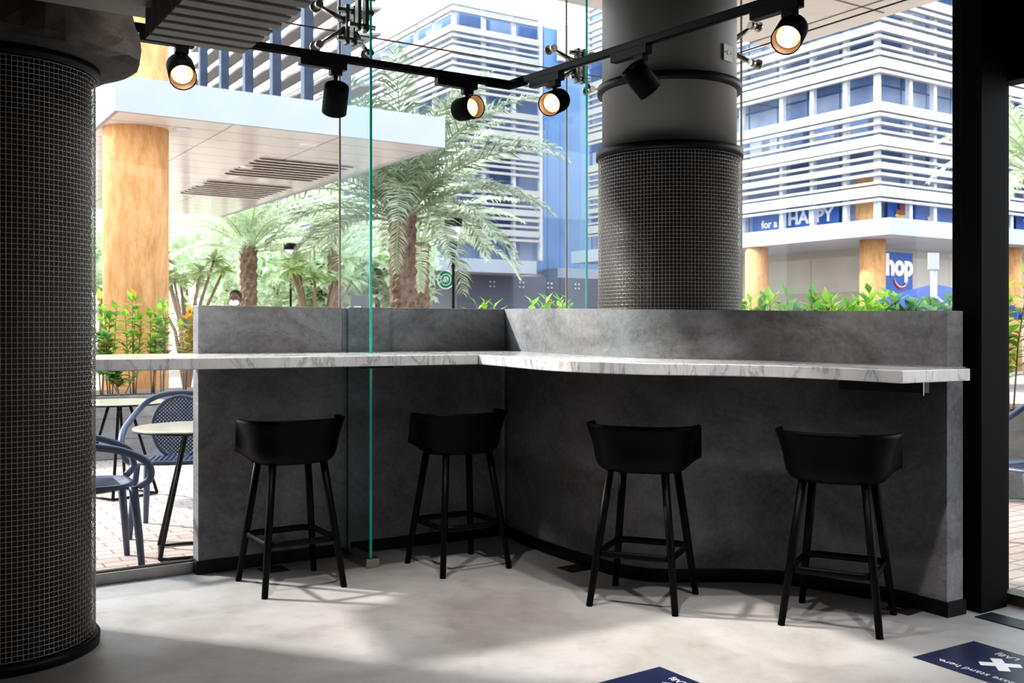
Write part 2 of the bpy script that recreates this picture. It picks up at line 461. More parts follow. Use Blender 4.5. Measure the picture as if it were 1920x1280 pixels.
# overhang: outer lines parallel to the two facades
oa = (e0-GC).dot(B); ob = (e1-GC).dot(A)
cx = GC+B*oa+A*ob
pol = [GL+B*oa-A*2, cx, cx-B*13, GE-B*9, GE, GC, GL, GL-A*2]
o = MB().prism([(p.x, p.y) for p in pol], ZC, ZC+.5).build('ceiling_overhang', 'soffit')
struct(o, 'cream panelled soffit overhanging outside the glass', 'soffit')
mb = MB()
for k in range(1, 4):
    q = cx-A*(.35 if k == 1 else .35+.95*(k-1))
    if k == 1: mb.box((q-B*6).to_tuple()[:2]+(ZC-.001,), (.016, 12, .006), RZ)
for k in range(8):
    q = cx-B*(1.1+1.25*k)-A*1.1
    mb.box((q.x, q.y, ZC-.001), (2.0, .014, .006), RZ)
j = mb.build('panel_joint', 'joint', o)
# unseen sides of the room
def wallseg(name, a, b, th=.15, mat='inwall', z1=ZC):
    d = (b-a); c = (a+b)/2; ang = math.atan2(d.y, d.x)
    o = MB().box((c.x, c.y, z1/2), (d.length, th, z1), Matrix.Rotation(ang, 4, 'Z')).build(name, mat); struct(o); return o
wallseg('wall_back', V(-5.4, -2.95), V(6.4, -2.95))
wallseg('wall_left', V(-5.4, -2.9), V(-5.4, 3.2))
wallseg('wall_side', V(-5.4, 3.2), GL+V(-.12, .0))

# ------------------------------------------------------------------ low plastered bar walls
WL0, WC = V(-1.595, 5.06), V(-.045, 6.03)
wl_t = .10
zl = 1.366
def wallz(x):
    xs = [-2, 0, .3, .6, 1.2, 1.6, 2]; zs = [1.366, 1.366, 1.356, 1.344, 1.338, 1.330, 1.325]
    return float(np.interp(x, xs, zs))
fn = G0 + (WL0-G0).dot(B)*B                 # foot of the fin on the wall face
grv = .018
def wallpoly(a, b):
    return [(a.x, a.y), (b.x, b.y), (b.x+B.x*wl_t, b.y+B.y*wl_t), (a.x+B.x*wl_t, a.y+B.y*wl_t)]
mbw = MB()
mbw.prism(wallpoly(WL0, fn-A*grv), 0, zl)
mbw.prism(wallpoly(fn+A*grv, WC+A*.12), 0, zl)
mbw.prism([((q_+B*.022).x, (q_+B*.022).y) if k_ < 2 else ((q_+B*(wl_t-.004)).x, (q_+B*(wl_t-.004)).y) for k_, q_ in enumerate((fn-A*grv*1.2, fn+A*grv*1.2, fn+A*grv*1.2, fn-A*grv*1.2))], 0, zl-.004)
o = mbw.build('wall_bar_left', 'wall', bevel=.006); struct(o, 'straight grey plastered low wall behind the bar counter', 'wall')
def spline(pts, n=6):
    out = []
    P = [pts[0]*2-pts[1]]+pts+[pts[-1]*2-pts[-2]]
    for i in range(1, len(P)-2):
        for k in range(n):
            t = k/n; a, b, c, d = P[i-1], P[i], P[i+1], P[i+2]
            out.append(.5*((2*b)+(c-a)*t+(2*a-5*b+4*c-d)*t*t+(3*b-a-3*c+d)*t**3))
    out.append(pts[-1]); return out
wr = [V(*p) for p in [(-.045, 6.03), (.106, 5.70), (.26, 5.43), (.416, 5.19), (.529, 5.03), (.65, 4.935), (.80, 4.905), (.99, 4.915), (1.16, 4.905), (1.35, 4.855), (1.563, 4.685), (1.736, 4.535), (1.884, 4.312)]]
wr = spline(wr, 5)
def offs(path, d):
    out = []
    for i, p in enumerate(path):
        t = (path[min(i+1, len(path)-1)]-path[max(i-1, 0)]).normalized()
        out.append(p+V(-t.y, t.x)*d)
    return out
back = offs(wr, .105); back[0] = WC+V(.115, .03); back[-1] = V(1.977, 4.366)
poly = wr+back[::-1]
zt = [wallz(p.x) for p in poly]
o = MB()
n = len(wr)
vs = [(p.x, p.y, 0) for p in wr]+[(p.x, p.y, wallz(p.x)) for p in wr]+[(p.x, p.y, 0) for p in back]+[(p.x, p.y, wallz(p.x)) for p in back]
fs = []
for i in range(n-1):
    fs += [(i, i+1, n+i+1, n+i), (2*n+i+1, 2*n+i, 3*n+i, 3*n+i+1), (n+i, n+i+1, 3*n+i+1, 3*n+i)]
fs += [(0, n, 3*n, 2*n), (n-1, 2*n+n-1, 4*n-1, 2*n-1)]
o.add(vs, fs, False)
for i in range(len(o.f)): o.sm[i] = (i % 3 != 2) and i < 3*(n-1)
o = o.build('wall_bar_right', 'wall'); struct(o, 'curving grey plastered low wall bulging round the mesh column', 'wall')
# black baseboards
mb = MB()
for a, b in ((WL0, fn-A*.03), (fn+A*.03, WC)):
    mb.prism([((a-B*.012).x, (a-B*.012).y), ((b-B*.012).x, (b-B*.012).y), (b.x, b.y), (a.x, a.y)], 0, .066)
p = WL0-A*.012
mb.prism([((p-B*.012).x, (p-B*.012).y), ((WL0-B*.012).x, (WL0-B*.012).y), ((WL0+B*wl_t).x, (WL0+B*wl_t).y), ((p+B*wl_t).x, (p+B*wl_t).y)], 0, .066)
struct(mb.build('baseboard_left', 'black'))
bf = offs(wr, -.012)
mb = MB()
for i in range(len(wr)-1):
    a, b, c, d = bf[i], bf[i+1], wr[i+1], wr[i]
    mb.prism([(q.x, q.y) for q in (a, b, c, d)], 0, .064)
e = (back[-1]-wr[-1]).normalized(); nn = V(e.y, -e.x)
a, b = wr[-1]-e*.012, back[-1]+e*.004
mb.prism([(q.x, q.y) for q in (a+nn*.014, b+nn*.014, b, a)], 0, .064)
struct(mb.build('baseboard_right', 'black'))

# ------------------------------------------------------------------ glass facades
def pane(p, q, z0, z1, parent, name='pane', gap=.004):
    d = (q-p).normalized(); p = p+d*gap; q = q-d*gap
    return MB().quad((p.x, p.y, z0), (q.x, q.y, z0), (q.x, q.y, z1), (p.x, p.y, z1)).build(name, 'glass', parent)
def window(name, p, joints, q, label, zlo):
    w = bpy.data.objects.new(name, None); COL.objects.link(w); w.location = (p.x, p.y, 0); struct(w, label, 'window')
    pts = [p]+joints+[q]
    for i in range(len(pts)-1):
        z0 = zlo[i]
        pane(pts[i], pts[i+1], z0, ZJ-.004, w); pane(pts[i], pts[i+1], ZJ+.004, ZC, w)
    mb = MB()
    d = (q-p)
    for j in joints:
        mb.box((j.x, j.y, ZC/2+.3), (.009, .009, ZC-.62), RZ)
    c = (p+q)/2; mb.box((c.x, c.y, ZJ), (d.length, .007, .007), Matrix.Rotation(math.atan2(d.y, d.x), 4, 'Z'))
    mb.build('silicone_joint', 'joint', w)
    return w
tW = hit(G0, A, 1062)
wA = window('window_1', GL, [G0, G0+A*tW], GC, 'frameless glass wall behind the straight bar wall', [.055, .02, .02])
tr = WL0+B*wl_t - A*.0
cA = (GL+(G0-A*.74))/2
mb = MB(); mb.box((cA.x, cA.y, .026), ((G0-A*.74-GL).length, .07, .052), RZ)
mb.build('bottom_track', 'alu', wA)
MB().box((cA.x+B.x*.004, cA.y+B.y*.004, .054), ((G0-A*.74-GL).length, .026, .012), RZ).build('track_gasket', 'steel_dark', wA)
sR = hit(GC, -B, 1390)
wB = window('window_2', GC, [GC-B*sR], GE, 'frameless glass wall behind the curving bar wall', [.02, .02])

def fin(name, root, depth, label, zlo):
    t = thing(name, label, 'glass fin', (root.x, root.y, 0))
    inn = root-B*depth
    for z0, z1 in ((zlo, ZJ-.012), (ZJ+.012, ZC)):
        r0 = root-B*.012
        MB().quad((r0.x, r0.y, z0), (inn.x, inn.y, z0), (inn.x, inn.y, z1), (r0.x, r0.y, z1)).build('glass_blade', 'finglass', t)
        c = inn
        MB().box((c.x, c.y, (z0+z1)/2), (.013, .006, z1-z0), RZ).build('polished_edge', 'finedge_glow', t)
    return t, inn
f1, in1 = fin('glass_fin', G0, .41, 'tall green-edged glass fin passing through the marble counter', .05)
q = (fn-B*.02+in1-B*.04)/2
MB().box((q.x, q.y, .025), (.075, (fn-in1).length-.0, .05), RZ).build('base_shoe', 'steel', f1, bevel=.004)
f2, in2 = fin('glass_fin', G0+A*tW, .215, 'slim green-edged glass fin beside the plain grey column top', .05)
q = (G0+A*tW)-B*.1
MB().box((q.x, q.y, .025), (.075, .2, .05), RZ).build('base_shoe', 'steel', f2, bevel=.004)

def spider(loc, rz, label, plates=1):
    t = thing('spider_fitting', label, 'glass fitting', (0, 0, 0), 0, 'steel spider fittings on the glass')
    R = Matrix.Rotation(rz, 4, 'Z'); P = Vector(loc)
    T = lambda x, y, z: P + R @ V(x, y, z)
    t.location = T(0, .13, 0)
    for k in range(plates):
        y = .145+.155*k; dz = .0+.035*k
        for sx in (-1, 1):
            MB().box(T(sx*.022, y, dz), (.02, .045, .215), R).build('clamp_plate', 'steel_dark', t, bevel=.003)
        for sz in (-1, 1):
            mb = MB(); mb.tube([T(-.075, y, dz+sz*.078), T(.075, y, dz+sz*.078)], .014, 10); mb.build('clamp_bolt', 'steel', t)
    for sx in (-1, 1):
        for sz in (-1, 1):
            tip = T(sx*.15, .05, sz*.11)
            MB().tube([T(sx*.02, .13, sz*.02), T(sx*.08, .10, sz*.06), tip], [.021, .015, .013], 10).build('arm', 'steel', t)
            mb = MB(); mb.tube([T(sx*.15, .006, sz*.11), T(sx*.15, .02, sz*.11)], .03, 16); mb.tube([T(sx*.15, .02, sz*.11), T(sx*.15, .05, sz*.11)], .013, 10)
            mb.tube([T(sx*.15, .04, sz*.11), T(sx*.15, .085, sz*.11)], .021, 14); mb.build('glass_bolt', 'steel', t)
    return t
rzA = math.atan2(-A.x, -A.y) if False else ANG+PI
spider((G0.x, G0.y, ZJ), rzA, 'steel spider fitting with double clamps on the taller glass fin', 2)
P2 = G0+A*tW; spider((P2.x, P2.y, ZJ), rzA, 'steel spider fitting behind the bend of the lighting track', 1)
P3 = GC-B*sR; spider((P3.x, P3.y, ZJ), ANG+PI/2, 'steel spider fitting peeping out from behind the grey column', 1)

# door on the right
JP = V(2.055, 4.36)
mb = MB(); c = JP+A*.10+B*.05; mb.box((c.x, c.y, ZC/2), (.20, .10, ZC), RZ)
o = mb.build('trim_post', 'black_matt', bevel=.003); struct(o, 'black steel post at the end of the bar wall', 'post')
d0 = GE; dJ = GC-B*2.58
D = bpy.data.objects.new('door_1', None); COL.objects.link(D); D.location = (d0.x, d0.y, 0); struct(D, 'black framed glass door at the edge of the room', 'door')
c = (d0+dJ)/2-A*.02; MB().box((c.x, c.y, ZC/2), (.10, (dJ-d0).length, ZC), RZ).build('jamb', 'black_matt', D)
c = dJ-B*1.5; MB().box((c.x, c.y, (2.37+ZC)/2), (.10, 3.0, ZC-2.37), RZ).build('header', 'black_matt', D)
c = dJ-B*.006; MB().box((c.x-A.x*.03, c.y-A.y*.03, 2.37/2), (.03, .018, 2.36), RZ).build('edge_strip', 'steel', D)
pane(dJ-B*.02, dJ-B*1.1, .05, 2.36, D, 'door_pane')
pane(dJ-B*1.14, dJ-B*3.0, .05, 2.36, D, 'door_pane')
c = dJ-B*1.5; MB().box((c.x, c.y, .024), (.11, 3.0, .048), RZ).build('threshold', 'steel_dark', D)
c = dJ-B*1.12; MB().box((c.x, c.y, 1.2), (.05, .05, 2.35), RZ).build('stile', 'black_matt', D)
wallseg('wall_right', dJ-B*3.0, dJ-B*7.2)

# ------------------------------------------------------------------ marble counter
def slab(name, top_pts, zt, label):
    zz = [z-.05 for z in zt]
    o = MB().prism([(p.x, p.y) for p in top_pts], zz, zt).build(name, 'marble', bevel=.0035)
    return tag(o, label, 'counter')
IC = V(-.17, 5.02)
e = .002
lf = [V(-1.742, 4.132), IC+A*(-e), WC-A*(e)-B*e, WL0-B*e-A*.0, WL0+B*(wl_t+.0)-A*.015, GL+A*.2-B*.02]
lf[4] = WL0-A*.02+B*(wl_t-.02); lf.insert(4, WL0-A*.02-B*e)
lf[-1] = V(-2.03, 4.86)
slab('counter_top', lf, [1.120, 1.117, 1.117, 1.121, 1.121, 1.121, 1.121], 'straight marble counter slab pierced by the glass fin')
cf = spline([V(*p) for p in [(-.167, 5.02), (-.03, 4.73), (.12, 4.42), (.28, 4.24), (.5, 4.18), (.8, 4.2), (1.077, 4.17), (1.31, 4.03), (1.498, 3.82)]], 4)
wb = offs(wr, -.003)
rp = cf+[V(1.877, 4.08), V(1.955, 4.30), V(1.90, 4.29)]+wb[::-1]
rp[-1] = WC+V(.004, -.012)
zx = lambda x: float(np.interp(x, [-.2, 0, .3, .6, 1.1, 1.5, 1.9], [1.117, 1.116, 1.110, 1.102, 1.094, 1.087, 1.084]))
slab('counter_top', rp, [zx(p.x) for p in rp], 'wavy marble counter slab following the curved wall')
# steel bracket under the end of the curved slab
t = thing('shelf_bracket', 'black steel bracket under the overhanging end of the wavy counter', 'bracket', (1.62, 4.2, .98))
a, b = V(1.42, 4.28, 1.012), V(1.655, 3.98, 1.012)
d = (b-a).normalized(); ang = math.atan2(d.y, d.x)
MB().box(((a+b)/2), ((b-a).length, .05, .045), Matrix.Rotation(ang, 4, 'Z')).build('support_arm', 'black', t, bevel=.002)
MB().box(b+d*.002+Matrix.Rotation(ang, 4, 'Z') @ V(0, -.024, -.004), (.004, .004, .056), Matrix.Rotation(ang, 4, 'Z')).build('end_strip', 'steel', t)
t = thing('shelf_bracket', 'small black bracket under the straight counter near the glass fin', 'bracket', (-.6, 5.0, 1.05))
p = at(705, 684, 4.86); MB().box((p.x, p.y, 1.061), (.16, .05, .012), RZ).build('support_plate', 'black', t)

# ------------------------------------------------------------------ wire mesh columns
def wiremesh(c, R, z0, z1, pitch, r=.00115, amp=.0026):
    Nn = int(round(2*PI*R/pitch/2))*2; K = int((z1-z0)/pitch)+1
    th = np.arange(Nn)*2*PI/Nn; z = z0+np.arange(K)*pitch
    par = (np.add.outer(np.arange(K), np.arange(Nn)) % 2)*2-1
    rh = R+amp*par; rv = R-amp*par
    ct, st = np.cos(th), np.sin(th)
    V_ = []; F_ = []
    # hoops: 4 corner offsets radial/z
    offr = np.array([1, 0, -1, 0])*r; offz = np.array([0, 1, 0, -1])*r
    rr = rh[:, :, None]+offr
    X = rr*ct[None, :, None]+c[0]; Y = rr*st[None, :, None]+c[1]; Z = z[:, None, None]+offz[None, None, :]+0*rr
    V_.append(np.stack([X, Y, Z], -1).reshape(-1, 3))
    idx = np.arange(K*Nn*4).reshape(K, Nn, 4); nx = np.roll(idx, -1, 1); i2 = np.roll(idx, -1, 2); nx2 = np.roll(nx, -1, 2)
    F_.append(np.stack([idx, nx, nx2, i2], -1).reshape(-1, 4))
    o = K*Nn*4
    # uprights
    rr = rv[:, :, None]+offr; tg = np.array([0, 1, 0, -1])*r
    X = rr*ct[None, :, None]-tg*st[None, :, None]+c[0]; Y = rr*st[None, :, None]+tg*ct[None, :, None]+c[1]; Z = z[:, None, None]+0*rr
    V_.append(np.stack([X, Y, Z], -1).reshape(-1, 3))
    idx = o+np.arange(K*Nn*4).reshape(K, Nn, 4); a = idx[:-1]; b = idx[1:]
    F_.append(np.stack([a, np.roll(a, -1, 2), np.roll(b, -1, 2), b], -1).reshape(-1, 4))
    mb = MB(); mb.v = np.concatenate(V_).tolist(); mb.f = np.concatenate(F_).tolist(); mb.sm = [True]*len(mb.f)
    return mb
C1 = V(-1.99, 3.86)
t = thing('mesh_column', 'round column wrapped in woven wire under a rough concrete capital', 'column', (C1.x, C1.y, 0))
MB().lathe([(.332, .0), (.332, 2.28)], 64, (C1.x, C1.y, 0)).build('core', 'core', t)
wiremesh(C1, .345, .05, 2.245, .0188).build('wire_mesh', 'wire', t)
MB().lathe([(.346, 0), (.363, .004), (.366, .035), (.360, .044), (.346, .044)], 64, (C1.x, C1.y, 0), caps=False).build('base_ring', 'black', t)
MB().lathe([(.35, 2.235), (.364, 2.238), (.364, 2.27), (.35, 2.274)], 64, (C1.x, C1.y, 0), caps=False).build('top_ring', 'black', t)
rnd = random.Random(3)
wv = [1+.05*math.sin(3*2*PI*k/40+.7)+.035*math.sin(7*2*PI*k/40)+rnd.uniform(-.02, .02) for k in range(40)]
jit = [[rnd.uniform(-.022, .022) for k in range(40)] for i in range(8)]
MB().lathe([(.34, 2.275), (.42, 2.273), (.465, 2.282), (.482, 2.31), (.478, 2.37), (.472, 2.43), (.455, 2.49), (.40, 2.51)], 40, (C1.x, C1.y, 0),
           wob=lambda i, k: wv[k]+jit[i][k]*(0 if i < 1 else 1), smooth=False).build('capital', 'cap', t)
MB().lathe([(.34, 2.50), (.34, ZC)], 48, (C1.x, C1.y, 0)).build('shaft', 'cap', t)

C2 = V(.85, 5.395)
t = thing('mesh_column', 'grey round column with woven wire sleeve rising behind the curved wall', 'column', (C2.x, C2.y, 0))
MB().lathe([(.368, 0), (.368, 2.17)], 64, (C2.x, C2.y, 0)).build('core', 'core', t)
wiremesh(C2, .380, 1.0, 2.17, .0186).build('wire_mesh', 'wire', t)
MB().lathe([(.36, 2.15), (.36, ZC)], 64, (C2.x, C2.y, 0)).build('painted_shaft', 'colpaint', t)
for z, rr in ((2.16, .394), (2.512, .386)):
    MB().lathe([(.36, z), (rr, z), (rr, z+.040), (.36, z+.042)], 64, (C2.x, C2.y, 0), caps=False).build('clamp_ring', 'black', t)
# blanking plate on the column
u = Vector((at(1353, 97, 5.2)-at(960, 97, 5.2)).to_tuple()); pp = V(C2.x+.262, C2.y-.252, at(1353, 97, 5.12).z)
nrm = V(.262, -.252).normalized()
R = Matrix.Rotation(math.atan2(nrm.y, nrm.x), 4, 'Z')
t = thing('socket_plate', 'white square blanking plate on the grey column', 'socket plate', pp)
mb = MB(); mb.box(pp+nrm*.002, (.008, .082, .086), R); fp_ = mb.build('face_plate', 'socket', t, bevel=.003)
for k in (-1, 1):
    q = pp+nrm*.006+R @ V(0, .028*k, 0); MB().tube([q, q+nrm*.002], .004, 8).build('screw', 'steel_dark', fp_)
q = pp+nrm*.006; MB().tube([q, q+nrm*.003], .012, 16).build('cable_outlet', 'socket', fp_)

# ------------------------------------------------------------------ lighting track and spotlights
TC = V(-.0143, 5.33, 2.55)
TA = V(.845, .535, 0); TB = V(.61, -.793, 0)
t = thing('lighting_track', 'black ceiling-hung lighting track bent over the bar corner', 'lighting track', TC)
def rail(p, q, name):
    d = (q-p); c = (p+q)/2; R = Matrix.Rotation(math.atan2(d.y, d.x), 4, 'Z')
    mb = MB(); mb.box(c, (d.length, .038, .028), R); mb.box(c+V(0, 0, .016), (d.length, .026, .010), R)
    mb.box(c+V(0, 0, -.0155), (d.length, .016, .005), R)
    return mb.build(name, 'black', t, bevel=.002)
rail(TC-TA*1.995, TC-TA*.04, 'rail'); rail(TC+TB*.04, TC+TB*2.8, 'rail')
MB().tube([TC-TA*.14, TC-TA*.06, TC, TC+TB*.06, TC+TB*.14], .026, 10).build('flexible_connector', 'black_matt', t)
for q in (TC-TA*1.965, TC+TB*2.2):
    MB().tube([q+V(0, 0, .02), V(q.x, q.y, ZC)], .006, 6).build('suspension_rod', 'black', t)
def lamp(px, ypx, d, label, left, e):
    if left: s = hit(TC, -TA, px); p = TC-TA*s; dr = TA
    else: s = hit(TC, TB, px); p = TC+TB*s; dr = TB
    t = thing('track_spotlight', label, 'spotlight', p, 0, 'spotlights on the black track')
    R = Matrix.Rotation(math.atan2(dr.y, dr.x), 4, 'Z')
    MB().box(p+R @ V(-.065, 0, -.034), (.235, .042, .042), R).build('adapter_box', 'black', t, bevel=.002)
    MB().box(p+R @ V(.0, 0, -.066), (.058, .036, .034), R).build('swivel_block', 'black', t, bevel=.002)
    c = V(p.x, p.y, 1.25+(615-ypx)/1867*p.y)
    d = Vector(d).normalized()
    MB().tube([p+V(0, 0, -.07), V(p.x, p.y, c.z+.04)], .011, 8).build('stem', 'black', t)
    q = UP.rotation_difference(d).to_matrix().to_4x4()
    k_ = 1.3
    def lat(mb, prof, n): return mb.lathe([(r*k_, z*k_) for r, z in prof], n, c, q, caps=False)
    h = lat(MB(), [(.038, -.056), (.044, -.052), (.046, -.046), (.046, .055), (.0435, .055), (.042, .045)], 40).build('housing', 'black_matt', t)
    mb = lat(MB(), [(.001, -.052), (.040, -.052)], 32)
    for k in range(8):
        a = PI*k/4; w1 = q @ V(math.cos(a)*.016, math.sin(a)*.016, -.0695); w2 = q @ V(math.cos(a)*.043, math.sin(a)*.043, -.0695)
        mb.tube([c+w1, c+w2], .004, 5)
    mb.build('heat_sink', 'black_matt', h)
    lat(MB(), [(.0425, .053), (.041, .03), (.036, .022)], 40).build('anti_glare_ring', 'copper', h)
    lat(MB(), [(.036, .024), (.033, .016), (.0335, .012), (.028, .003), (.0285, 0), (.021, -.006), (.0215, -.009), (.012, -.012), (.0005, -.013)], 32).build('reflector', 'lampin', h)
    lat(MB(), [(.0005, .002), (.007, .001), (.0095, -.006)], 24).build('bulb', 'bulb', h)
    spot(c+d*.04, d, e, 42, parent=t)
lamp(340, 133, (.34, -.72, -.58), 'lit spotlight nearest the rough concrete capital', True, 6)
lamp(629, 185, (-.2, .6, -.77), 'spotlight turned to the glass, showing its finned back, on the straight track arm', True, 6)
lamp(876, 203, (.66, -.74, -.03), 'lit spotlight lying level, just before the track bend', True, 6)
lamp(1040, 191, (-.42, -.83, -.36), 'lit spotlight with pale sheen hanging just past the track bend', False, 6)
lamp(1202, 148, (.66, .30, -.69), 'spotlight turned away in front of the grey column', False, 6)
lamp(1481, 63, (-.40, -.72, -.56), 'lit spotlight against the cream soffit outside the glass', False, 6)
# unseen ceiling downlights, added above the frame to brighten counter, wall and floor
def downlight(x, y, label, e, tgt, size=60):
    t = thing('added_downlight', label, 'downlight', (x, y, ZC))
    MB().lathe([(.05, ZC-.012), (.075, ZC-.012), (.075, ZC), (.05, ZC)], 24, (x, y, 0), caps=False).build('trim_ring', 'black', t)
    MB().lathe([(.001, ZC-.004), (.05, ZC-.004)], 24, (x, y, 0), caps=False).build('bulb', 'bulb', t)
    d = Vector(tgt)-V(x, y, ZC)
    spot((x, y, ZC-.03), d, e, size, (1, .96, .92), 1.0, .05, t)
downlight(-1.0, 3.3, 'added unseen downlight facing the straight counter', 190, (-1.15, 4.7, 1.0), 54)
downlight(.15, 3.1, 'added unseen downlight facing the inner corner of the counter', 190, (.35, 4.3, .9), 46)
downlight(1.35, 2.7, 'added unseen downlight facing the wavy counter', 190, (1.35, 4.0, .9), 48)
downlight(-.55, 3.9, 'added unseen downlight over the open floor', 235, (.2, 3.6, 0), 62)

# ------------------------------------------------------------------ slatted ceiling baffle (upper left)
k0 = V(-.93, 3.44)
o = MB(); far = V(-1.24, 3.395)
q0 = far+A*.0
edge = [far-A*3.5, far+A*.34, far+A*.34-B*3.2, far-A*3.5-B*3.2]
o.prism([(p.x, p.y) for p in edge], 2.305, 2.42)
o = o.build('ceiling_panel', 'slatgrey'); struct(o, 'dropped grey ceiling panel above the slatted grille', 'ceiling')
t = thing('ceiling_grille', 'grey stepped slats hanging under the dropped ceiling panel', 'grille', (k0.x, k0.y, 2.22))
for k in range(14):
    r = k0-B*.083*k; c = r-A*.16
    mb = MB(); mb.box((c.x, c.y, 2.250), (.325, .016, .10), RZ); mb.box((c.x-B.x*.022, c.y-B.y*.022, 2.203), (.325, .05, .008), RZ)
    mb.build('slat', 'slatgrey', t)

# ------------------------------------------------------------------ bar stools
def make_stool(label):
    t = thing('bar_stool', label, 'bar stool', (0, 0, 0), 0, 'black bar stools at the counter')
    # shell: back towards -y, open front towards +y
    na, nr = 72, 13
    vs = []; fs = []
    for i in range(na):
        th = -PI+2*PI*i/na                       # 0 = back
        a = abs(th); wgt = 1-max(0, min(1, (a-1.72)/.30)); wgt = wgt*wgt*(3-2*wgt)
        sx, sy = math.sin(th), -math.cos(th)
        ex = 2.6
        sc = (abs(sx)**ex+abs(sy)**ex)**(-1/ex)
        sx, sy = sx*sc, sy*sc
        for j in range(nr):
            u = j/(nr-1)
            # profile in units of the rim radius
            back = [(0, .602), (.35, .600), (.60, .602), (.72, .611), (.80, .629), (.845, .658), (.87, .71), (.92, .755), (.97, .79), (1.0, .815)]
            front = [(0, .602), (.35, .600), (.58, .606), (.72, .618), (.82, .632), (.90, .648), (.95, .654), (.98, .657), (.995, .659), (1.0, .660)]
            x = u*9; i0 = min(8, int(x)); fr = x-i0
            lb = [back[i0][q]*(1-fr)+back[i0+1][q]*fr for q in (0, 1)]
            lf_ = [front[i0][q]*(1-fr)+front[i0+1][q]*fr for q in (0, 1)]
            R_ = lb[0]*wgt+lf_[0]*(1-wgt); Z_ = lb[1]*wgt+lf_[1]*(1-wgt)
            rx = .254; ry = .205 if sy < 0 else .215
            vs.append((sx*R_*rx, sy*R_*ry, Z_))
    for i in range(na):
        i2 = (i+1) % na
        for j in range(nr-1):
            fs.append((i*nr+j, i2*nr+j, i2*nr+j+1, i*nr+j+1))
    mb = MB(); mb.add(vs, fs, True)
    o = mb.build('seat_shell', 'stool', t, solid=.012)
    md = o.modifiers.new('w', 'WELD'); md.merge_threshold = .001
    o.modifiers.move(1, 0)
    for sx in (-1, 1):
        for sy in (-1, 1):
            top = V(sx*.128, sy*.105, .606); bot = V(sx*.197, sy*.195, 0)
            MB().tube([top, top.lerp(bot, .5), bot], [.018, .018, .0148], 16).build('leg', 'stool', t)
    pts = []
    h = .170; rc = .06
    for cx_, cy_, a0 in ((h-rc, h-rc, 0), (-h+rc, h-rc, PI/2), (-h+rc, -h+rc, PI), (h-rc, -h+rc, 1.5*PI)):
        for k in range(6):
            a = a0+PI/2*k/5; pts.append(V(cx_+rc*math.cos(a), cy_+rc*math.sin(a)*.98, .235))
    MB().tube(pts, .0105, 10, closed=True, flat=1.5).build('footrest', 'stool', t)
    return t
def copy_thing(src, label):
    r = src.copy(); COL.objects.link(r); r['label'] = label
    for ch in list(src.children):
        c = ch.copy(); COL.objects.link(c); c.parent = r
        for g in ch.children:
            d = g.copy(); COL.objects.link(d); d.parent = c
    return r
stools = [((-1.083, 4.87), (-.543, .84), 'black bar stool between the glass fin and the end of the straight wall'),
          ((-.286, 5.244), (-.543, .84), 'black bar stool tucked toward the inner corner of the bar walls'),
          ((.606, 4.583), (.398, .918), 'black bar stool in front of the bulge below the grey column'),
          ((1.40, 4.27), (.48, .876), 'black bar stool nearest the black post and the counter end')]
s0 = None
for (x, y), f, lab in stools:
    s = make_stool(lab) if s0 is None else copy_thing(s0, lab)
    s0 = s0 or s
    s.location = (x, y, 0); s.rotation_euler = (0, 0, math.atan2(f[1], f[0])-PI/2)

# ------------------------------------------------------------------ things on the floor
def floorpt(px, y): Y = 2334/(y-615); return V((px-960)/1867*Y, Y, 0)
def sticker(corner, left, right, label, full):
    """corner = far corner in the photo; edges run to `left` and `right` directions"""
    t = thing('floor_sticker', label, 'floor sticker', corner, 0, 'navy floor stickers')
    dl = (left-corner).normalized(); dr = V(-dl.y, dl.x)
    if dr.dot(right-corner) < 0: dr = -dr
    sz = (left-corner).length
    P = lambda a, b, z=.0: corner+dl*a*sz+dr*b*sz+V(0, 0, z)
    mb_ = MB(); mb_.prism([(p.x, p.y) for p in (P(0, 0), P(0, 1.25), P(1, 1.25), P(1, 0))], .0004, .0012); vs_ = mb_.build('vinyl_square', 'sticker', t)
    # writing reads from the opposite side: x runs from high b to low b
    xd, yd = -dr, -dl
    # text upright for a reader standing on the far side
    X, Y_ = -dr, dl
    if X.cross(Y_).z < 0: Y_ = -dl
    textobj('Please stand here.', sz*.125, P(.84, .62, .0016), X, Y_, 'stickerwhite', vs_, ext=.0001)
    textobj('AA . LABJ', sz*.125, P(.17, .62, .0016), X, Y_, 'stickerwhite', vs_, ext=.0001)
    mb = MB(); c = P(.46, .60)
    for a in (PI/4, -PI/4):
        d = dr*math.cos(a)+dl*math.sin(a); n_ = V(-d.y, d.x)
        p = [c+d*s1*sz*.19+n_*s2*sz*.055 for s1, s2 in ((-1, -1), (1, -1), (1, 1), (-1, 1))]
        mb.prism([(q.x, q.y) for q in p], .0014, .0018+.0002*(a > 0))
    mb.build('cross_mark', 'stickerwhite', vs_)
    return t
sticker(floorpt(1826, 1202), floorpt(1711, 1232), floorpt(1920, 1231), 'navy floor sticker with a white cross, near the door', True)
sticker(floorpt(1237, 1250), floorpt(1120, 1281), floorpt(1310, 1280), 'second navy floor sticker, farther from the door and half out of view', False)
a = floorpt(1828, 1157)
t = MB().prism([(p.x, p.y) for p in (a, a-B*1.6, a-B*1.6+A*.12, a+A*.12)], .0005, .004).build('door_mat', 'mat')
tag(t, 'dark mat strip along the glass door', 'mat')
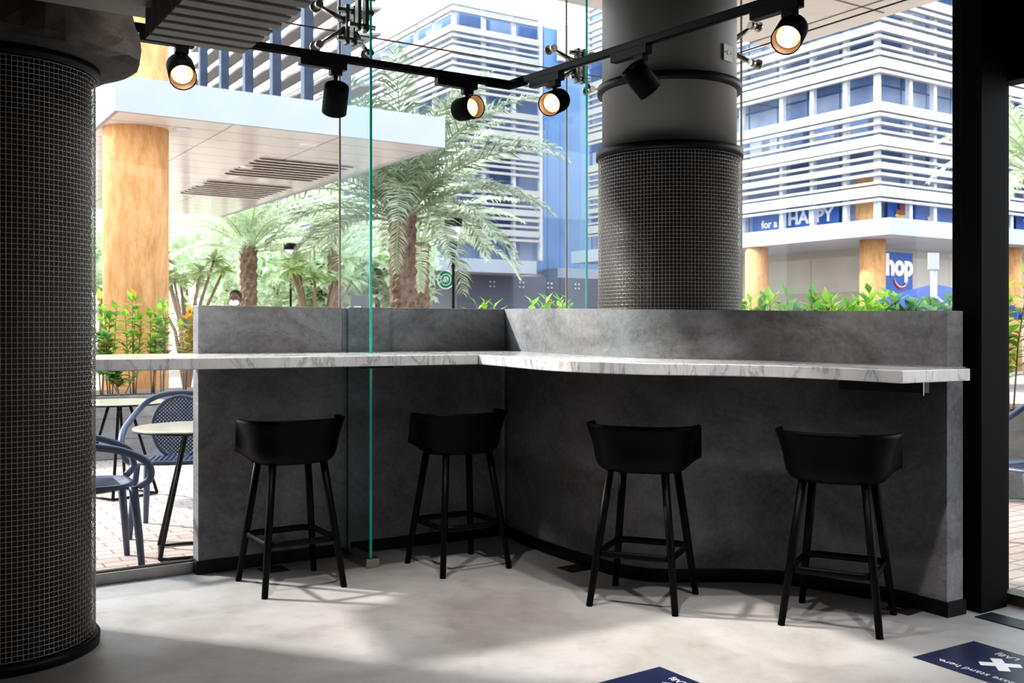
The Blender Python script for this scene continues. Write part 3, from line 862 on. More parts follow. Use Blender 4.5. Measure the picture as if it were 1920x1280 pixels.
def hatch(px, y, ax, w, label, mark=False):
    c = floorpt(px, y); by = V(-ax.y, ax.x)
    t = thing('floor_hatch', label, 'floor hatch', c, 0, 'dark floor hatches under the counter')
    R = Matrix.Rotation(math.atan2(ax.y, ax.x), 4, 'Z')
    MB().box(c+V(0, 0, .0012), (w, w, .002), R).build('cover', 'hatch', t)
    mb = MB()
    for s_ in (-1, 1):
        mb.box(c+R @ V(0, s_*w/2, .0015), (w, .003, .003), R); mb.box(c+R @ V(s_*w/2, 0, .0015), (.003, w, .003), R)
    mb.build('rim', 'steel_dark', t)
    if mark: MB().box(c+R @ V(-.03, .0, .0026), (.05, .012, .001), R).build('yellow_mark', 'yellow', t)
hatch(513, 1068, A, .13, 'dark floor hatch beside the straight baseboard under a stool')
hatch(1077, 1066, V(.56, -.83), .13, 'dark floor hatch on the open floor beside the inner corner')
hatch(1694, 1143, V(.6, -.8), .13, 'dark floor hatch with a yellow mark by the end of the curved wall', True)

# ================================================================== OUTDOORS
# ------------------------------------------------------------------ patio furniture
def make_chair(label):
    t = thing('patio_armchair', label, 'chair', (0, 0, 0), 0, 'blue-grey resin armchairs on the patio')
    # front faces -y
    half = [(.215, -.23, .445), (.262, -.275, .49), (.285, -.255, .575), (.290, -.13, .640), (.285, .02, .672), (.262, .15, .72), (.20, .225, .79), (.11, .262, .828), (0, .272, .838)]
    pts = spline([V(*p) for p in half]+[V(-p[0], p[1], p[2]) for p in half[-2::-1]], 5)
    MB().tube(pts, .019, 10).build('arm_hoop', 'chair', t)
    # perforated oval back
    mb = MB(); n = 40; c = V(0, .20, .625); vs = [c]; uv = [(0, 0)]
    tilt = lambda x, z: V(x, .20+.20*(z-.625)+.35*(-x*x), z)
    for ring in range(1, 7):
        for k in range(n):
            a = 2*PI*k/n; x = .165*ring/6*math.cos(a); z = .19*ring/6*math.sin(a)
            vs.append(tilt(x, .625+z)); uv.append((x, z))
    fs = []; us = []
    for k in range(n):
        f = (0, 1+k, 1+(k+1) % n); fs.append(f); us.append([uv[i] for i in f])
    for r_ in range(5):
        for k in range(n):
            f = (1+r_*n+k, 1+(r_+1)*n+k, 1+(r_+1)*n+(k+1) % n, 1+r_*n+(k+1) % n); fs.append(f); us.append([uv[i] for i in f])
    mb.add(vs, fs, True, us); bs_ = mb.build('back_shell', 'perf', t)
    MB().tube([tilt(.168*math.cos(2*PI*k/n), .625+.193*math.sin(2*PI*k/n)) for k in range(n)], .012, 8, closed=True).build('back_rim', 'chair', bs_)
    mb = MB(); ring = []
    for k in range(48):
        a = 2*PI*k/48; ex = 3.2; x, y = math.cos(a), math.sin(a); sc = (abs(x)**ex+abs(y)**ex)**(-1/ex)
        ring.append(V(x*sc*.225, y*sc*.225, 0))
    for ins, z in ((.0, .435), (.0, .452), (.03, .454), (.06, .444)):
        pass
    prof = [(1.0, .432), (1.0, .455), (.90, .456), (.84, .447), (.4, .442), (.01, .440)]
    vs = [V(p.x*s_, p.y*s_, z) for s_, z in prof for p in ring]; m_ = len(ring)
    fs = [(i*m_+k, i*m_+(k+1) % m_, (i+1)*m_+(k+1) % m_, (i+1)*m_+k) for i in range(len(prof)-1) for k in range(m_)]
    mb.add(vs, fs, True)
    for k in range(11):
        x = -.15+.03*k; mb.box((x, 0, .447), (.012, .30, .008))
    mb.build('seat', 'chair', t)
    for sx in (-1, 1):
        MB().tube([V(sx*.205, -.20, .445), V(sx*.225, -.225, .2), V(sx*.24, -.24, 0)], [.023, .02, .016], 10).build('leg', 'chair', t)
        MB().tube([V(sx*.20, .19, .445), V(sx*.21, .235, .2), V(sx*.22, .27, 0)], [.023, .02, .016], 10).build('leg', 'chair', t)
    return t
GZ = -.07
ch = make_chair('blue-grey armchair with a perforated oval back behind the nearer round table')
ch.location = (-2.20, 6.52, GZ); ch.rotation_euler = (0, 0, math.radians(12)); ch.scale = (1.04, 1.04, 1.05)
c2 = copy_thing(ch, 'blue-grey armchair seen side-on beside the wire mesh column'); c2.location = (-2.33, 5.45, GZ); c2.rotation_euler = (0, 0, math.radians(120))
c3 = copy_thing(ch, 'blue-grey armchair outside the glass door'); c3.location = (3.22, 6.1, GZ); c3.rotation_euler = (0, 0, math.radians(-60))
def make_table(label, x, y, rot):
    t = thing('patio_table', label, 'table', (0, 0, 0), 0, 'round patio tables')
    mb = MB(); mb.lathe([(.34, .722), (.35, .726), (.35, .738), (.345, .742)], 56); mb.build('table_top', 'tabletop', t)
    MB().lathe([(.352, .722), (.353, .732), (.349, .732)], 56, caps=False).build('edge_band', 'black', t)
    for k in range(2):
        s_ = 1 if k else -1
        for sx in (-1, 1):
            MB().tube([V(sx*.05, s_*.06, .722), V(sx*.20, s_*.20, .014)], .012, 8).build('leg', 'black', t)
        MB().tube([V(-.20, s_*.20, .012), V(.20, s_*.20, .012)], .010, 8).build('foot_bar', 'black', t)
    for sx in (-1, 1):
        MB().tube([V(sx*.20, -.20, .012), V(sx*.20, .20, .012)], .008, 8).build('foot_bar', 'black', t)
    t.location = (x, y, GZ); t.rotation_euler = (0, 0, rot); return t
make_table('round pale-topped patio table nearest the glass, in front of an armchair', -1.87, 5.88, .35)
make_table('round pale-topped patio table set by the block planter', -3.10, 7.86, 1.0)

# ------------------------------------------------------------------ planters
def planter(name, poly, h, label):
    t = thing(name, label, 'planter', (poly[0][0], poly[0][1], GZ))
    MB().prism(poly, GZ, GZ+h).build('block_wall', 'blockwall', t, bevel=.01)
    c = sum((V(*p) for p in poly), V(0, 0))/len(poly)
    ins = [((V(*p)-c)*.93+c) for p in poly]
    MB().prism([(p.x, p.y) for p in ins], GZ+h-.02, GZ+h+.012).build('soil', 'soil', t)
    mb = MB()
    a, b = V(*poly[0]), V(*poly[1]); d = (b-a); ang = math.atan2(d.y, d.x); nn_ = V(d.y, -d.x).normalized()
    for z in (h*.33, h*.66):
        c_ = (a+b)/2+nn_*.002; mb.box((c_.x, c_.y, GZ+z), (d.length, .006, .008), Matrix.Rotation(ang, 4, 'Z'))
    mb.build('mortar_line', 'joint', t)
    return t
p0 = V(-4.6, 9.6)
pl = [p0-A*1.5, p0+A*3.6, p0+A*3.6+B*.9, p0-A*1.5+B*.9]
planter('block_planter', [(p.x, p.y) for p in pl], .64, 'grey block planter behind the round patio tables')
p1 = V(1.0, 8.6)
pl = [p1-A*1.9, p1+A*.9, p1+A*.9+B*.7, p1-A*1.9+B*.7]
planter('block_planter', [(p.x, p.y) for p in pl], .64, 'grey block planter hidden behind the inner bar corner')
p2 = V(1.75, 8.0)
pl = [p2, p2-B*.0+V(2.0, -.25), V(5.6, 7.0), V(5.8, 7.9), p2+V(.2, .9)]
planter('block_planter', [(p.x, p.y) for p in pl], .68, 'grey block planter running along outside the door')

def leafquad(mb, p, d, nrm, ln, wd):
    d = d.normalized(); s_ = d.cross(nrm)
    if s_.length < 1e-3: s_ = d.cross(V(1, 0, 0))
    s_.normalize(); u = s_.cross(d)
    b = p; m1 = p+d*ln*.45+s_*wd+u*wd*.25; m2 = p+d*ln*.45-s_*wd+u*wd*.25; mid = p+d*ln*.5; tip = p+d*ln-u*ln*.12
    mb.add([b, m1, tip, mid, m2], [(0, 3, 2, 1), (0, 4, 2, 3)], False)
def plant(x, y, z, h, stems, leaves, label, mat='leaf', red=0, rs=1, ll=.095, sp=.10, grp='young leafy plants in the planters'):
    rn = random.Random(rs)
    t = thing('leafy_plant', label, 'plant', (x, y, z), 0, grp)
    fo, st, rd = MB(), MB(), MB()
    for s_ in range(stems):
        a = rn.uniform(0, 2*PI); r0 = rn.uniform(0, sp*.5); r1 = rn.uniform(sp*.3, sp*1.5)
        hh = h*rn.uniform(.75, 1.0)
        b = V(x+r0*math.cos(a), y+r0*math.sin(a), z); e = V(x+r1*math.cos(a), y+r1*math.sin(a), z+hh)
        m_ = b.lerp(e, .5)+V(rn.uniform(-.02, .02), rn.uniform(-.02, .02), 0)
        st.tube([b, m_, e], [.007, .006, .003], 6)
        for k in range(leaves):
            f = .30+.70*(k+rn.random())/leaves; p = (b.lerp(m_, f*2) if f < .5 else m_.lerp(e, f*2-1))
            az = k*2.4+rn.uniform(-.4, .4); el = rn.uniform(.1, .8)+(.5 if f > .93 else 0)
            d = V(math.cos(az)*math.cos(el), math.sin(az)*math.cos(el), math.sin(el))
            leafquad(rd if rn.random() < red else fo, p, d, UP, ll*rn.uniform(.7, 1.25), ll*.27*rn.uniform(.8, 1.2))
    fo.build('foliage', mat, t); st.build('stems', 'bark', t)
    if rd.v: o_ = rd.build('russet_leaves', 'leafred', t)
    return t
PLZ = GZ+.64+.012
for i, (px, yb, h, lab, red, mat) in enumerate([
        (190, 10.0, .62, 'short dark leafy plant just beside the wire mesh column', .25, 'leafgreen'),
        (207, 10.1, 1.02, 'upright plant with yellowing tip before the ochre column', .22, 'leaf'),
        (251, 10.2, .98, 'upright fresh green plant centred before the ochre column', .05, 'leaf'),
        (285, 10.3, .96, 'tall thin plant at the edge of the ochre column', .15, 'leaf'),
        (305, 10.35, .92, 'slim plant leaning just past the ochre column', .3, 'leaf'),
        (347, 10.7, .85, 'russet and green plant beside the end of the straight bar wall', .6, 'leaf'),
        (225, 9.9, .30, 'low bushy plant just above the far patio table', .2, 'leafgreen')]):
    X = (px-960)/1867*yb
    plant(X, yb, PLZ, h, 4 if h > .5 else 7, 24 if h > .5 else 12, lab, mat, red, 20+i, .135, .07 if h > .5 else .16)
for i, (px, yb, top, lab, red, mat) in enumerate([
        (1008, 8.75, 562, 'pale green plant peeping over the wall left of the grey column', .1, 'leaf'),
        (1044, 8.7, 560, 'bright plant peeping over the wall beside the slim glass fin', .1, 'leaf'),
        (900, 9.1, 564, 'small pale sprig over the straight wall near the inner corner', .2, 'leaf')]):
    X = (px-960)/1867*yb; zt_ = 1.25+(615-top)/1867*yb
    plant(X, yb, PLZ, zt_-PLZ, 9, 18, lab, mat, red, 50+i, .12, .14)
for i, (px, yb, top, lab, red, mat) in enumerate([
        (1412, 8.35, 556, 'bright green plant close against the wire mesh sleeve', .1, 'leaf'),
        (1442, 8.3, 562, 'low light green plant second along from the wire mesh sleeve', .1, 'leaf'),
        (1515, 8.2, 552, 'broad green plant below the HAPPY banner', .0, 'leafgreen'),
        (1556, 8.15, 562, 'short russet-flecked plant between two fuller green plants', .35, 'leaf'),
        (1588, 8.1, 560, 'pale green plant before the orange corner column', .0, 'leaf'),
        (1640, 8.0, 550, 'tallest broad-leaved plant in front of the orange corner column', .0, 'leaf'),
        (1697, 8.0, 547, 'pointed dark green plant below the blue smile sign', .0, 'leafgreen'),
        (1742, 7.95, 560, 'low dark plant below the white signpost', .0, 'leafgreen'),
        (1785, 7.9, 566, 'pale low plant beside the black post', .15, 'leaf')]):
    X = (px-960)/1867*yb; zt_ = 1.25+(615-top)/1867*yb
    plant(X, yb, GZ+.69, zt_-GZ-.69, 11, 20, lab, mat, red, 70+i, .135, .17)
for i, (X, Y_, h, lab) in enumerate([(3.72, 7.45, 1.05, 'tall bright plant seen through the glass door edge'),
                                   (3.98, 7.5, .9, 'bushy bright plant at the very edge of the view through the door')]):
    plant(X, Y_, GZ+.69, h, 5, 20, lab, 'leaf', .1, 90+i, .16, .14)

# ------------------------------------------------------------------ palms and trees
def frond(L_, el, droop, az, n=34, seed=0, lw=.027, ll=.19):
    rn = random.Random(seed); mb = MB()
    hd = V(math.cos(az), math.sin(az)); p = V(0, 0, 0); pts = [p]; dirs = []
    seg = 14
    for i in range(seg):
        f = (i+.5)/seg; e_ = el-droop*f**1.3
        d = hd*math.cos(e_)+UP*math.sin(e_); dirs.append(d); p = p+d*(L_/seg); pts.append(p)
    mb.tube(pts, [.024*(1-i/(seg+2)) for i in range(seg+1)], 5, caps=False)
    side = hd.cross(UP).normalized()
    for k in range(n):
        f = .14+.86*k/(n-1); x = f*seg; i0 = min(seg-1, int(x)); q = pts[i0].lerp(pts[i0+1], x-i0); d = dirs[i0]
        up = side.cross(d)
        ln = L_*ll*(math.sin(PI*(.12+.80*f)))**.8*rn.uniform(.8, 1.1)
        for s_ in (-1, 1):
            dl = (d*rn.uniform(.55, .8)+side*s_*rn.uniform(.6, .9)+up*rn.uniform(.0, .45)).normalized()
            m_ = q+dl*ln*.55; tip = q+(dl*.97+V(0, 0, -.26)).normalized()*ln
            wv_ = d*lw
            mb.add([q-wv_*.6, q+wv_*.6, m_+wv_, m_-wv_, tip], [(0, 1, 2, 3), (3, 2, 4)], False)
    return mb
def palm(x, y, ztop, rad, nf, L_, label, mat='frond', seed=1, lean=0, up=1.38, low=.10, zb=GZ, dead=False):
    rn = random.Random(seed)
    t = thing('date_palm', label, 'palm tree', (x, y, zb), 0, 'date palms in the court')
    H = ztop-zb; mb = MB(); rows = int(H/.11); nn_ = 16
    prof = []
    for i in range(rows+1):
        z = zb+H*i/rows; f = i/rows
        prof.append((rad*(1.0+.10*(f > .8)*(f-.8)/.2)*(.93+.14*(i % 2)), z))
    mb.lathe(prof, nn_, (x, y, 0), wob=lambda i, k: 1+.10*(((k+(i//2) % 2) % 2)*2-1)+rn.uniform(-.06, .06), smooth=False)
    mb.build('trunk', 'trunk', t)
    for i in range(nf):
        f = i/nf
        el = up*(1-f)**.8+low*f+rn.uniform(-.1, .1)
        az = i*2.399+rn.uniform(-.15, .15)
        m_ = frond(L_*rn.uniform(.82, 1.08)*(1-.1*(f > .8)), el, .95+.65*f, az, 48, seed*100+i)
        zz = ztop+.12-.30*f
        m_.v = [(p[0]+x+math.cos(az)*rad*.5, p[1]+y+math.sin(az)*rad*.5, p[2]+zz) for p in m_.v]
        m_.build('frond', mat, t)
    if dead:
        m_ = frond(1.45, -1.2, .3, -1.65, 26, 77, .018, .24)
        m_.v = [(p[0]+x-.04, p[1]+y-rad-.03, p[2]+ztop+.12) for p in m_.v]
        m_.build('frond', 'frondpale', t)['label'] = 'withered frond hanging down the trunk'
    return t
palm((755-960)/1867*21.5, 21.5, at(755, 402, 21.5).z, .265, 48, 3.75, 'large date palm with shaggy crown behind the tall glass fin', seed=1, dead=True)
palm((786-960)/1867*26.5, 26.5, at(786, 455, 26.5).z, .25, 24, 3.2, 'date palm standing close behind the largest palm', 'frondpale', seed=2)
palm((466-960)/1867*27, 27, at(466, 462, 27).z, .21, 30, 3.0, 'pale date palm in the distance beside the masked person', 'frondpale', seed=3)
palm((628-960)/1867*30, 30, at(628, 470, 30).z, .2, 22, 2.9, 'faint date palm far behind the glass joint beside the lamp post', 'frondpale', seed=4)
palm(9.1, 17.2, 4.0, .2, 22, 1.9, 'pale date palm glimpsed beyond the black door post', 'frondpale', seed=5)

def tree(x, y, h, r, n, label, mat='hazeleaf', seed=1, ls=.35, zr=.75, name='leafy_tree'):
    rn = random.Random(seed)
    t = thing(name, label, 'tree', (x, y, GZ), 0, 'pale trees at the back of the court')
    MB().tube([V(x, y, GZ), V(x+.1, y, h*.5), V(x, y, h*.8)], [.16, .12, .06], 8).build('trunk', 'bark', t)
    fo = MB()
    lobes = [(V(x+rn.uniform(-.6, .6)*r, y+rn.uniform(-.5, .5)*r, h+rn.uniform(-.5, .4)*r*zr), r*rn.uniform(.4, .65)) for _ in range(9)]
    for k in range(n):
        c, rr = rn.choice(lobes)
        d = V(rn.gauss(0, 1), rn.gauss(0, 1), rn.gauss(0, 1)).normalized()
        p = c+d*rr*rn.uniform(.75, 1.05)
        dd = V(rn.gauss(0, 1), rn.gauss(0, 1), rn.gauss(0, .6)-.2)
        leafquad(fo, p, dd, UP, ls*rn.uniform(.7, 1.3), ls*.32)
    fo.build('foliage', mat, t)
    return t
for i, (px, Y_, yc, r_, lab) in enumerate([
        (345, 34, 470, 2.9, 'pale tree showing past the edge of the ochre column'),
        (420, 41, 450, 3.6, 'washed-out tree behind the distant lamp post and pale palm'),
        (515, 38, 480, 2.8, 'pale tree behind the slim lamp post'),
        (600, 34, 515, 2.0, 'low pale tree beside the faint far palm'),
        (665, 34, 515, 1.7, 'small pale tree behind the dark litter kiosk'),
        (705, 35, 508, 2.0, 'pale tree just past the tall glass fin'),
        (188, 30, 500, 2.4, 'green tree in the gap between the two big columns')]):
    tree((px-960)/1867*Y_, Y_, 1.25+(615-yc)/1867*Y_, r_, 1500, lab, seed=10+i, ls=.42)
def frangipani(px, Y_, spread, label, seed):
    rn = random.Random(seed); x = (px-960)/1867*Y_
    t = thing('frangipani', label, 'tree', (x, Y_, GZ), 0, 'frangipani trees')
    br, fo = MB(), MB()
    for k in range(9):
        a = 2*PI*k/9+rn.uniform(-.3, .3); rr = spread*rn.uniform(.35, 1); zt_ = 1.25+(615-rn.uniform(478, 535))/1867*Y_
        tip = V(x+math.cos(a)*rr, Y_+math.sin(a)*rr, zt_)
        br.tube([V(x, Y_, GZ), V(x+math.cos(a)*rr*.3, Y_+math.sin(a)*rr*.3, zt_*.55), tip], [.05, .035, .022], 6)
        for j in range(26):
            az = j*2.4; el = rn.uniform(-.5, .7)
            leafquad(fo, tip, V(math.cos(az)*math.cos(el), math.sin(az)*math.cos(el), math.sin(el)), UP, .34*rn.uniform(.7, 1.15), .055)
    br.build('branches', 'bark', t); fo.build('foliage', 'leafpale', t)
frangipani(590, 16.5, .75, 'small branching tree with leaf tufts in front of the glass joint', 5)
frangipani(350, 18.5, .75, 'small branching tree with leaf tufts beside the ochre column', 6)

def lamppost(px, Y_, ytop, label):
    x = (px-960)/1867*Y_; z = 1.25+(615-ytop)/1867*Y_
    t = thing('lamp_post', label, 'lamp post', (x, Y_, GZ), 0, 'black lamp posts in the court')
    MB().lathe([(.06, GZ), (.05, GZ+.3), (.032, GZ+.4), (.028, z-1.0), (.045, z-.98), (.03, z-.93), (.035, z-.80), (.085, z-.48)], 14, (x, Y_, 0)).build('pole', 'black', t)
    MB().lathe([(.09, z-.48), (.165, z-.17)], 16, (x, Y_, 0)).build('lantern', 'lampwhite', t)
    MB().lathe([(.175, z-.18), (.18, z-.03), (.02, z)], 16, (x, Y_, 0)).build('cap', 'black', t)
lamppost(850, 20, 408, 'black lamp post with white lantern before the dark shopfront')
lamppost(545, 26, 455, 'black lamp post with white lantern between the palms')
lamppost(368, 38, 480, 'small distant lamp post beside the ochre column')
# litter kiosk
p = at(675, 561, 20); t = thing('litter_bin', 'dark grey bin housing with a white notice beside the tall glass fin', 'bin', (p.x, p.y, GZ))
MB().prism([(p.x-.17, p.y-.2), (p.x+.17, p.y-.2), (p.x+.17, p.y+.2), (p.x-.17, p.y+.2)], GZ, 1.9).build('housing', 'bin', t, bevel=.03)
MB().box((p.x-.02, p.y-.205, 1.66), (.14, .01, .05)).build('notice', 'signwhite', t)

# ------------------------------------------------------------------ masked person
def person(x, y):
    t = thing('person', 'person in a white shirt and face mask standing beyond the low wall', 'person', (x, y, GZ))
    J = {'pel': (0, 0, .95, .145, .10), 'wai': (0, 0, 1.10, .13, .095), 'che': (0, 0, 1.34, .165, .11), 'nek': (0, .005, 1.50, .062, .06), 'hb': (0, 0, 1.56, .06, .06),
         'hm': (0, 0, 1.66, .078, .098), 'ht': (0, .0, 1.74, .06, .075)}
    E = [('pel', 'wai'), ('wai', 'che'), ('che', 'nek'), ('nek', 'hb'), ('hb', 'hm'), ('hm', 'ht')]
    for s_, n_ in ((-1, 'l'), (1, 'r')):
        J[n_+'sh'] = (s_*.185, 0, 1.43, .062, .06); J[n_+'el'] = (s_*.235, .02, 1.13, .042, .042); J[n_+'wr'] = (s_*.245, -.06, .88, .028, .03)
        J[n_+'pa'] = (s_*.245, -.085, .80, .020, .036)
        E += [('che', n_+'sh'), (n_+'sh', n_+'el'), (n_+'el', n_+'wr'), (n_+'wr', n_+'pa')]
        for q, (dx, ln) in enumerate(((-.026, .065), (-.009, .078), (.009, .072), (.025, .055))):
            J[n_+'f%d' % q] = (s_*.245, -.09+dx, .76, .009, .009); J[n_+'g%d' % q] = (s_*.235, -.10+dx, .76-ln, .008, .008)
            E += [(n_+'pa', n_+'f%d' % q), (n_+'f%d' % q, n_+'g%d' % q)]
        J[n_+'th'] = (s_*.222, -.125, .80, .010, .010); J[n_+'ti'] = (s_*.218, -.145, .765, .009, .009)
        E += [(n_+'wr', n_+'th'), (n_+'th', n_+'ti')]
        J[n_+'hi'] = (s_*.095, 0, .88, .085, .085); J[n_+'kn'] = (s_*.11, -.01, .50, .058, .06); J[n_+'an'] = (s_*.115, .02, .09, .038, .042); J[n_+'to'] = (s_*.13, -.15, .03, .036, .026)
        E += [('pel', n_+'hi'), (n_+'hi', n_+'kn'), (n_+'kn', n_+'an'), (n_+'an', n_+'to')]
    ks = list(J); ix = {k: i for i, k in enumerate(ks)}
    me = bpy.data.meshes.new('body'); me.from_pydata([J[k][:3] for k in ks], [(ix[a], ix[b]) for a, b in E], [])
    o = bpy.data.objects.new('body', me); COL.objects.link(o); o.parent = t
    sk = o.modifiers.new('skin', 'SKIN'); sk.use_smooth_shade = True
    for i, k in enumerate(ks):
        me.skin_vertices[0].data[i].radius = J[k][3:5]
    me.skin_vertices[0].data[0].use_root = True
    sb = o.modifiers.new('sub', 'SUBSURF'); sb.levels = 2; sb.render_levels = 2
    me.materials.append(M['skin'])
    def loc(mb, name, mat, par=None):
        mb.v = [(a+x, b+y, c+GZ) for a, b, c in mb.v]; return mb.build(name, mat, par or t)
    mb = MB(); mb.ball((0, -.002, 1.665), (.080, .098, .118), 18, 12)
    mb.ball((0, -.103, 1.655), (.014, .02, .024), 8, 6)
    for s_ in (-1, 1): mb.ball((s_*.081, .01, 1.655), (.012, .022, .032), 8, 6)
    hd_ = loc(mb, 'head', 'skin')
    mb = MB()
    for s_ in (-1, 1): mb.ball((s_*.031, -.088, 1.682), (.013, .01, .007), 8, 6)
    loc(mb, 'eyes', 'hair', hd_)
    mb = MB(); mb.ball((0, .018, 1.705), (.088, .098, .092), 18, 12); loc(mb, 'hair', 'hair', hd_)
    mb = MB(); mb.ball((0, -.045, 1.615), (.070, .075, .052), 16, 10); loc(mb, 'face_mask', 'mask', hd_)
    mb = MB(); mb.tube([V(0, 0, .86), V(0, 0, 1.1), V(0, 0, 1.34), V(0, 0, 1.44), V(0, 0, 1.51)], [.185, .17, .20, .17, .075], 18)
    for s_ in (-1, 1): mb.tube([V(s_*.13, 0, 1.42), V(s_*.20, 0, 1.38), V(s_*.235, .015, 1.18)], [.085, .08, .066], 12)
    loc(mb, 'shirt', 'shirt')
    mb = MB()
    for s_ in (-1, 1): mb.tube([V(s_*.085, 0, .95), V(s_*.10, 0, .8), V(s_*.11, -.01, .5), V(s_*.115, .015, .08)], [.115, .11, .085, .07], 14)
    loc(mb, 'trousers', 'trousers')
    return t
p = person((441-960)/1867*14.9, 14.9); p.scale = (1.05, 1.05, 1.055)

# ------------------------------------------------------------------ ochre column and white canopy
OC = V(-4.72, 12.5)
t = thing('ochre_column', 'tall ochre rendered column carrying the white canopy', 'column', (OC.x, OC.y, GZ))
MB().lathe([(.39, GZ), (.39, 3.0), (.39, 6.5)], 48, (OC.x, OC.y, 0)).build('shaft', 'orange', t)
K0 = V(-4.53, 11.35); SZ = 3.74
t = thing('entrance_canopy', 'white fascia canopy with panelled soffit beyond the glass', 'canopy', (K0.x, K0.y, SZ))
w_, d_ = 4.30, 10.2
P = lambda a, b: K0+A*a+B*b
def soffit_mat():
    m, nt, b = newmat('white_soffit_panels')
    tc = N(nt, 'ShaderNodeTexCoord'); mp = N(nt, 'ShaderNodeMapping'); mp.inputs['Rotation'].default_value = (0, 0, -ANG)
    L(nt, tc.outputs['Object'], mp.inputs['Vector'])
    k = N(nt, 'ShaderNodeTexBrick', Scale=1.0, offset=0.0); k.inputs['Brick Width'].default_value = 1.4; k.inputs['Row Height'].default_value = .6
    k.inputs['Mortar Size'].default_value = .012
    k.inputs['Color1'].default_value = (.90, .90, .91, 1); k.inputs['Color2'].default_value = (.93, .93, .94, 1); k.inputs['Mortar'].default_value = (.45, .42, .40, 1)
    L(nt, mp.outputs['Vector'], k.inputs['Vector']); L(nt, k.outputs['Color'], b.inputs['Base Color']); b.inputs['Roughness'].default_value = .14
    return m
M['soffitp'] = soffit_mat()
MB().prism([(q.x, q.y) for q in (P(.05, .05), P(w_-.05, .05), P(w_-.05, d_), P(.05, d_))], SZ, SZ+.1).build('soffit', 'soffitp', t)
mb = MB()
for a, b, c, d in ((0, 0, w_, .05), (0, .05, .05, d_), (w_-.05, .05, w_, d_)):
    mb.prism([(q.x, q.y) for q in (P(a, b), P(c, b), P(c, d), P(a, d))], SZ-.01, SZ+.40)
mb.build('fascia', 'white', t)
MB().prism([(q.x, q.y) for q in (P(.05, .05), P(w_-.05, .05), P(w_-.05, d_), P(.05, d_))], SZ+.2, SZ+.36).build('deck', 'white', t)
for px, y in ((342, 242), (578, 270), (463, 311), (373, 343)):
    Y_ = 2.49*1867/(615-y); X = (px-960)/1867*Y_
    MB().lathe([(.02, SZ-.035), (.10, SZ-.03), (.115, SZ-.012), (.115, SZ)], 20, (X, Y_, 0)).build('downlight', 'lampwhite', t)
for b0, a0 in ((2.3, 2.35), (5.0, 2.35)):
    mb = MB()
    for k in range(8):
        q = P(a0+.85, b0+.24*k); R = RZ @ Matrix.Rotation(math.radians(14), 4, 'X')
        mb.box((q.x, q.y, SZ-.012), (1.5, .22, .012), R)
    mb.build('louvre_panel', 'palebrown', t)

# office with deep sun louvres, above the canopy
F0 = V(-6.21, 20.0); FD = V(.543, -.84)
t = thing('louvred_office', 'office front of blue-grey posts and brown louvres above the canopy', 'building', (F0.x, F0.y, SZ))
Rb = Matrix.Rotation(math.atan2(FD.y, FD.x), 4, 'Z')
for k in range(-1, 6):
    q = F0+FD*(1.414*k); MB().box((q.x, q.y, 7.0), (.15, .15, 6.0), Rb).build('post', 'bluepost', t)
for k in range(15):
    z = 4.35+.36*k; a = F0-FD*1.6; b = F0+FD*7.2; c = (a+b)/2+A*-.0+V(-.25, -.15)*0
    R = Rb @ Matrix.Rotation(math.radians(10), 4, 'X')
    MB().box((c.x+A.x*.35, c.y+A.y*.35, z), ((b-a).length, .34, .035), R).build('louvre', 'brownslat', t)
mbx = MB(); c = F0+FD*2.8+A*2.6
mbx.prism([(q.x, q.y) for q in (K0+A*.3+B*1.5, K0+A*.3+B*9.5, K0+A*.5+B*9.5, K0+A*.5+B*1.5)], SZ+.36, SZ+.5); mbx.build('parapet', 'white', t)

# ------------------------------------------------------------------ louvre buildings
def facade_quad(mb, p, d, ln, z0, z1):
    q = p+d*ln
    mb.quad((p.x, p.y, z0), (q.x, q.y, z0), (q.x, q.y, z1), (p.x, p.y, z1), [(0, z0), (ln, z0), (ln, z1), (0, z1)])
def louvre_building(name, K, la, lb, rows, ztop, posts_a, posts_b, label, face, zb, inset=.75, dep=.14):
    t = thing(name, label, 'building', (K.x, K.y, GZ))
    I = K+(A+B)*inset
    mb = MB(); facade_quad(mb, I, A, la, zb, ztop); facade_quad(mb, I, B, lb, zb, ztop)
    mb.build('curtain_wall', face, t)
    c = I+A*la/2+B*lb/2
    MB().prism([(q.x, q.y) for q in (I, I+A*la, I+A*la+B*lb, I+B*lb)], ztop, ztop+.2).build('roof', 'white', t)
    for z, h in rows:
        ou, i_ = K, K+(A+B)*dep
        poly = [ou+A*la, ou, ou+B*lb, i_+B*(lb-dep), i_, i_+A*(la-dep)]
        vs = [(q.x, q.y, z+s_*h/2) for s_ in (-1, 1) for q in poly]
        fs = [(0, 1, 4, 5), (1, 2, 3, 4), (6, 11, 10, 7), (7, 10, 9, 8)]+[(i, i+6, (i+1) % 6+6, (i+1) % 6) for i in range(6)]
        MB().add(vs, fs).build('louvre', 'whiteslat', t)
    for dd, ps in ((A, posts_a), (B, posts_b)):
        for s_ in ps:
            q = K+(A+B)*.28+dd*s_
            MB().box((q.x, q.y, (zb+ztop)/2), (.15, .15, ztop-zb), RZ).build('mullion', 'post', t)
    return t
KR = V(.3696*28.5, 28.5)
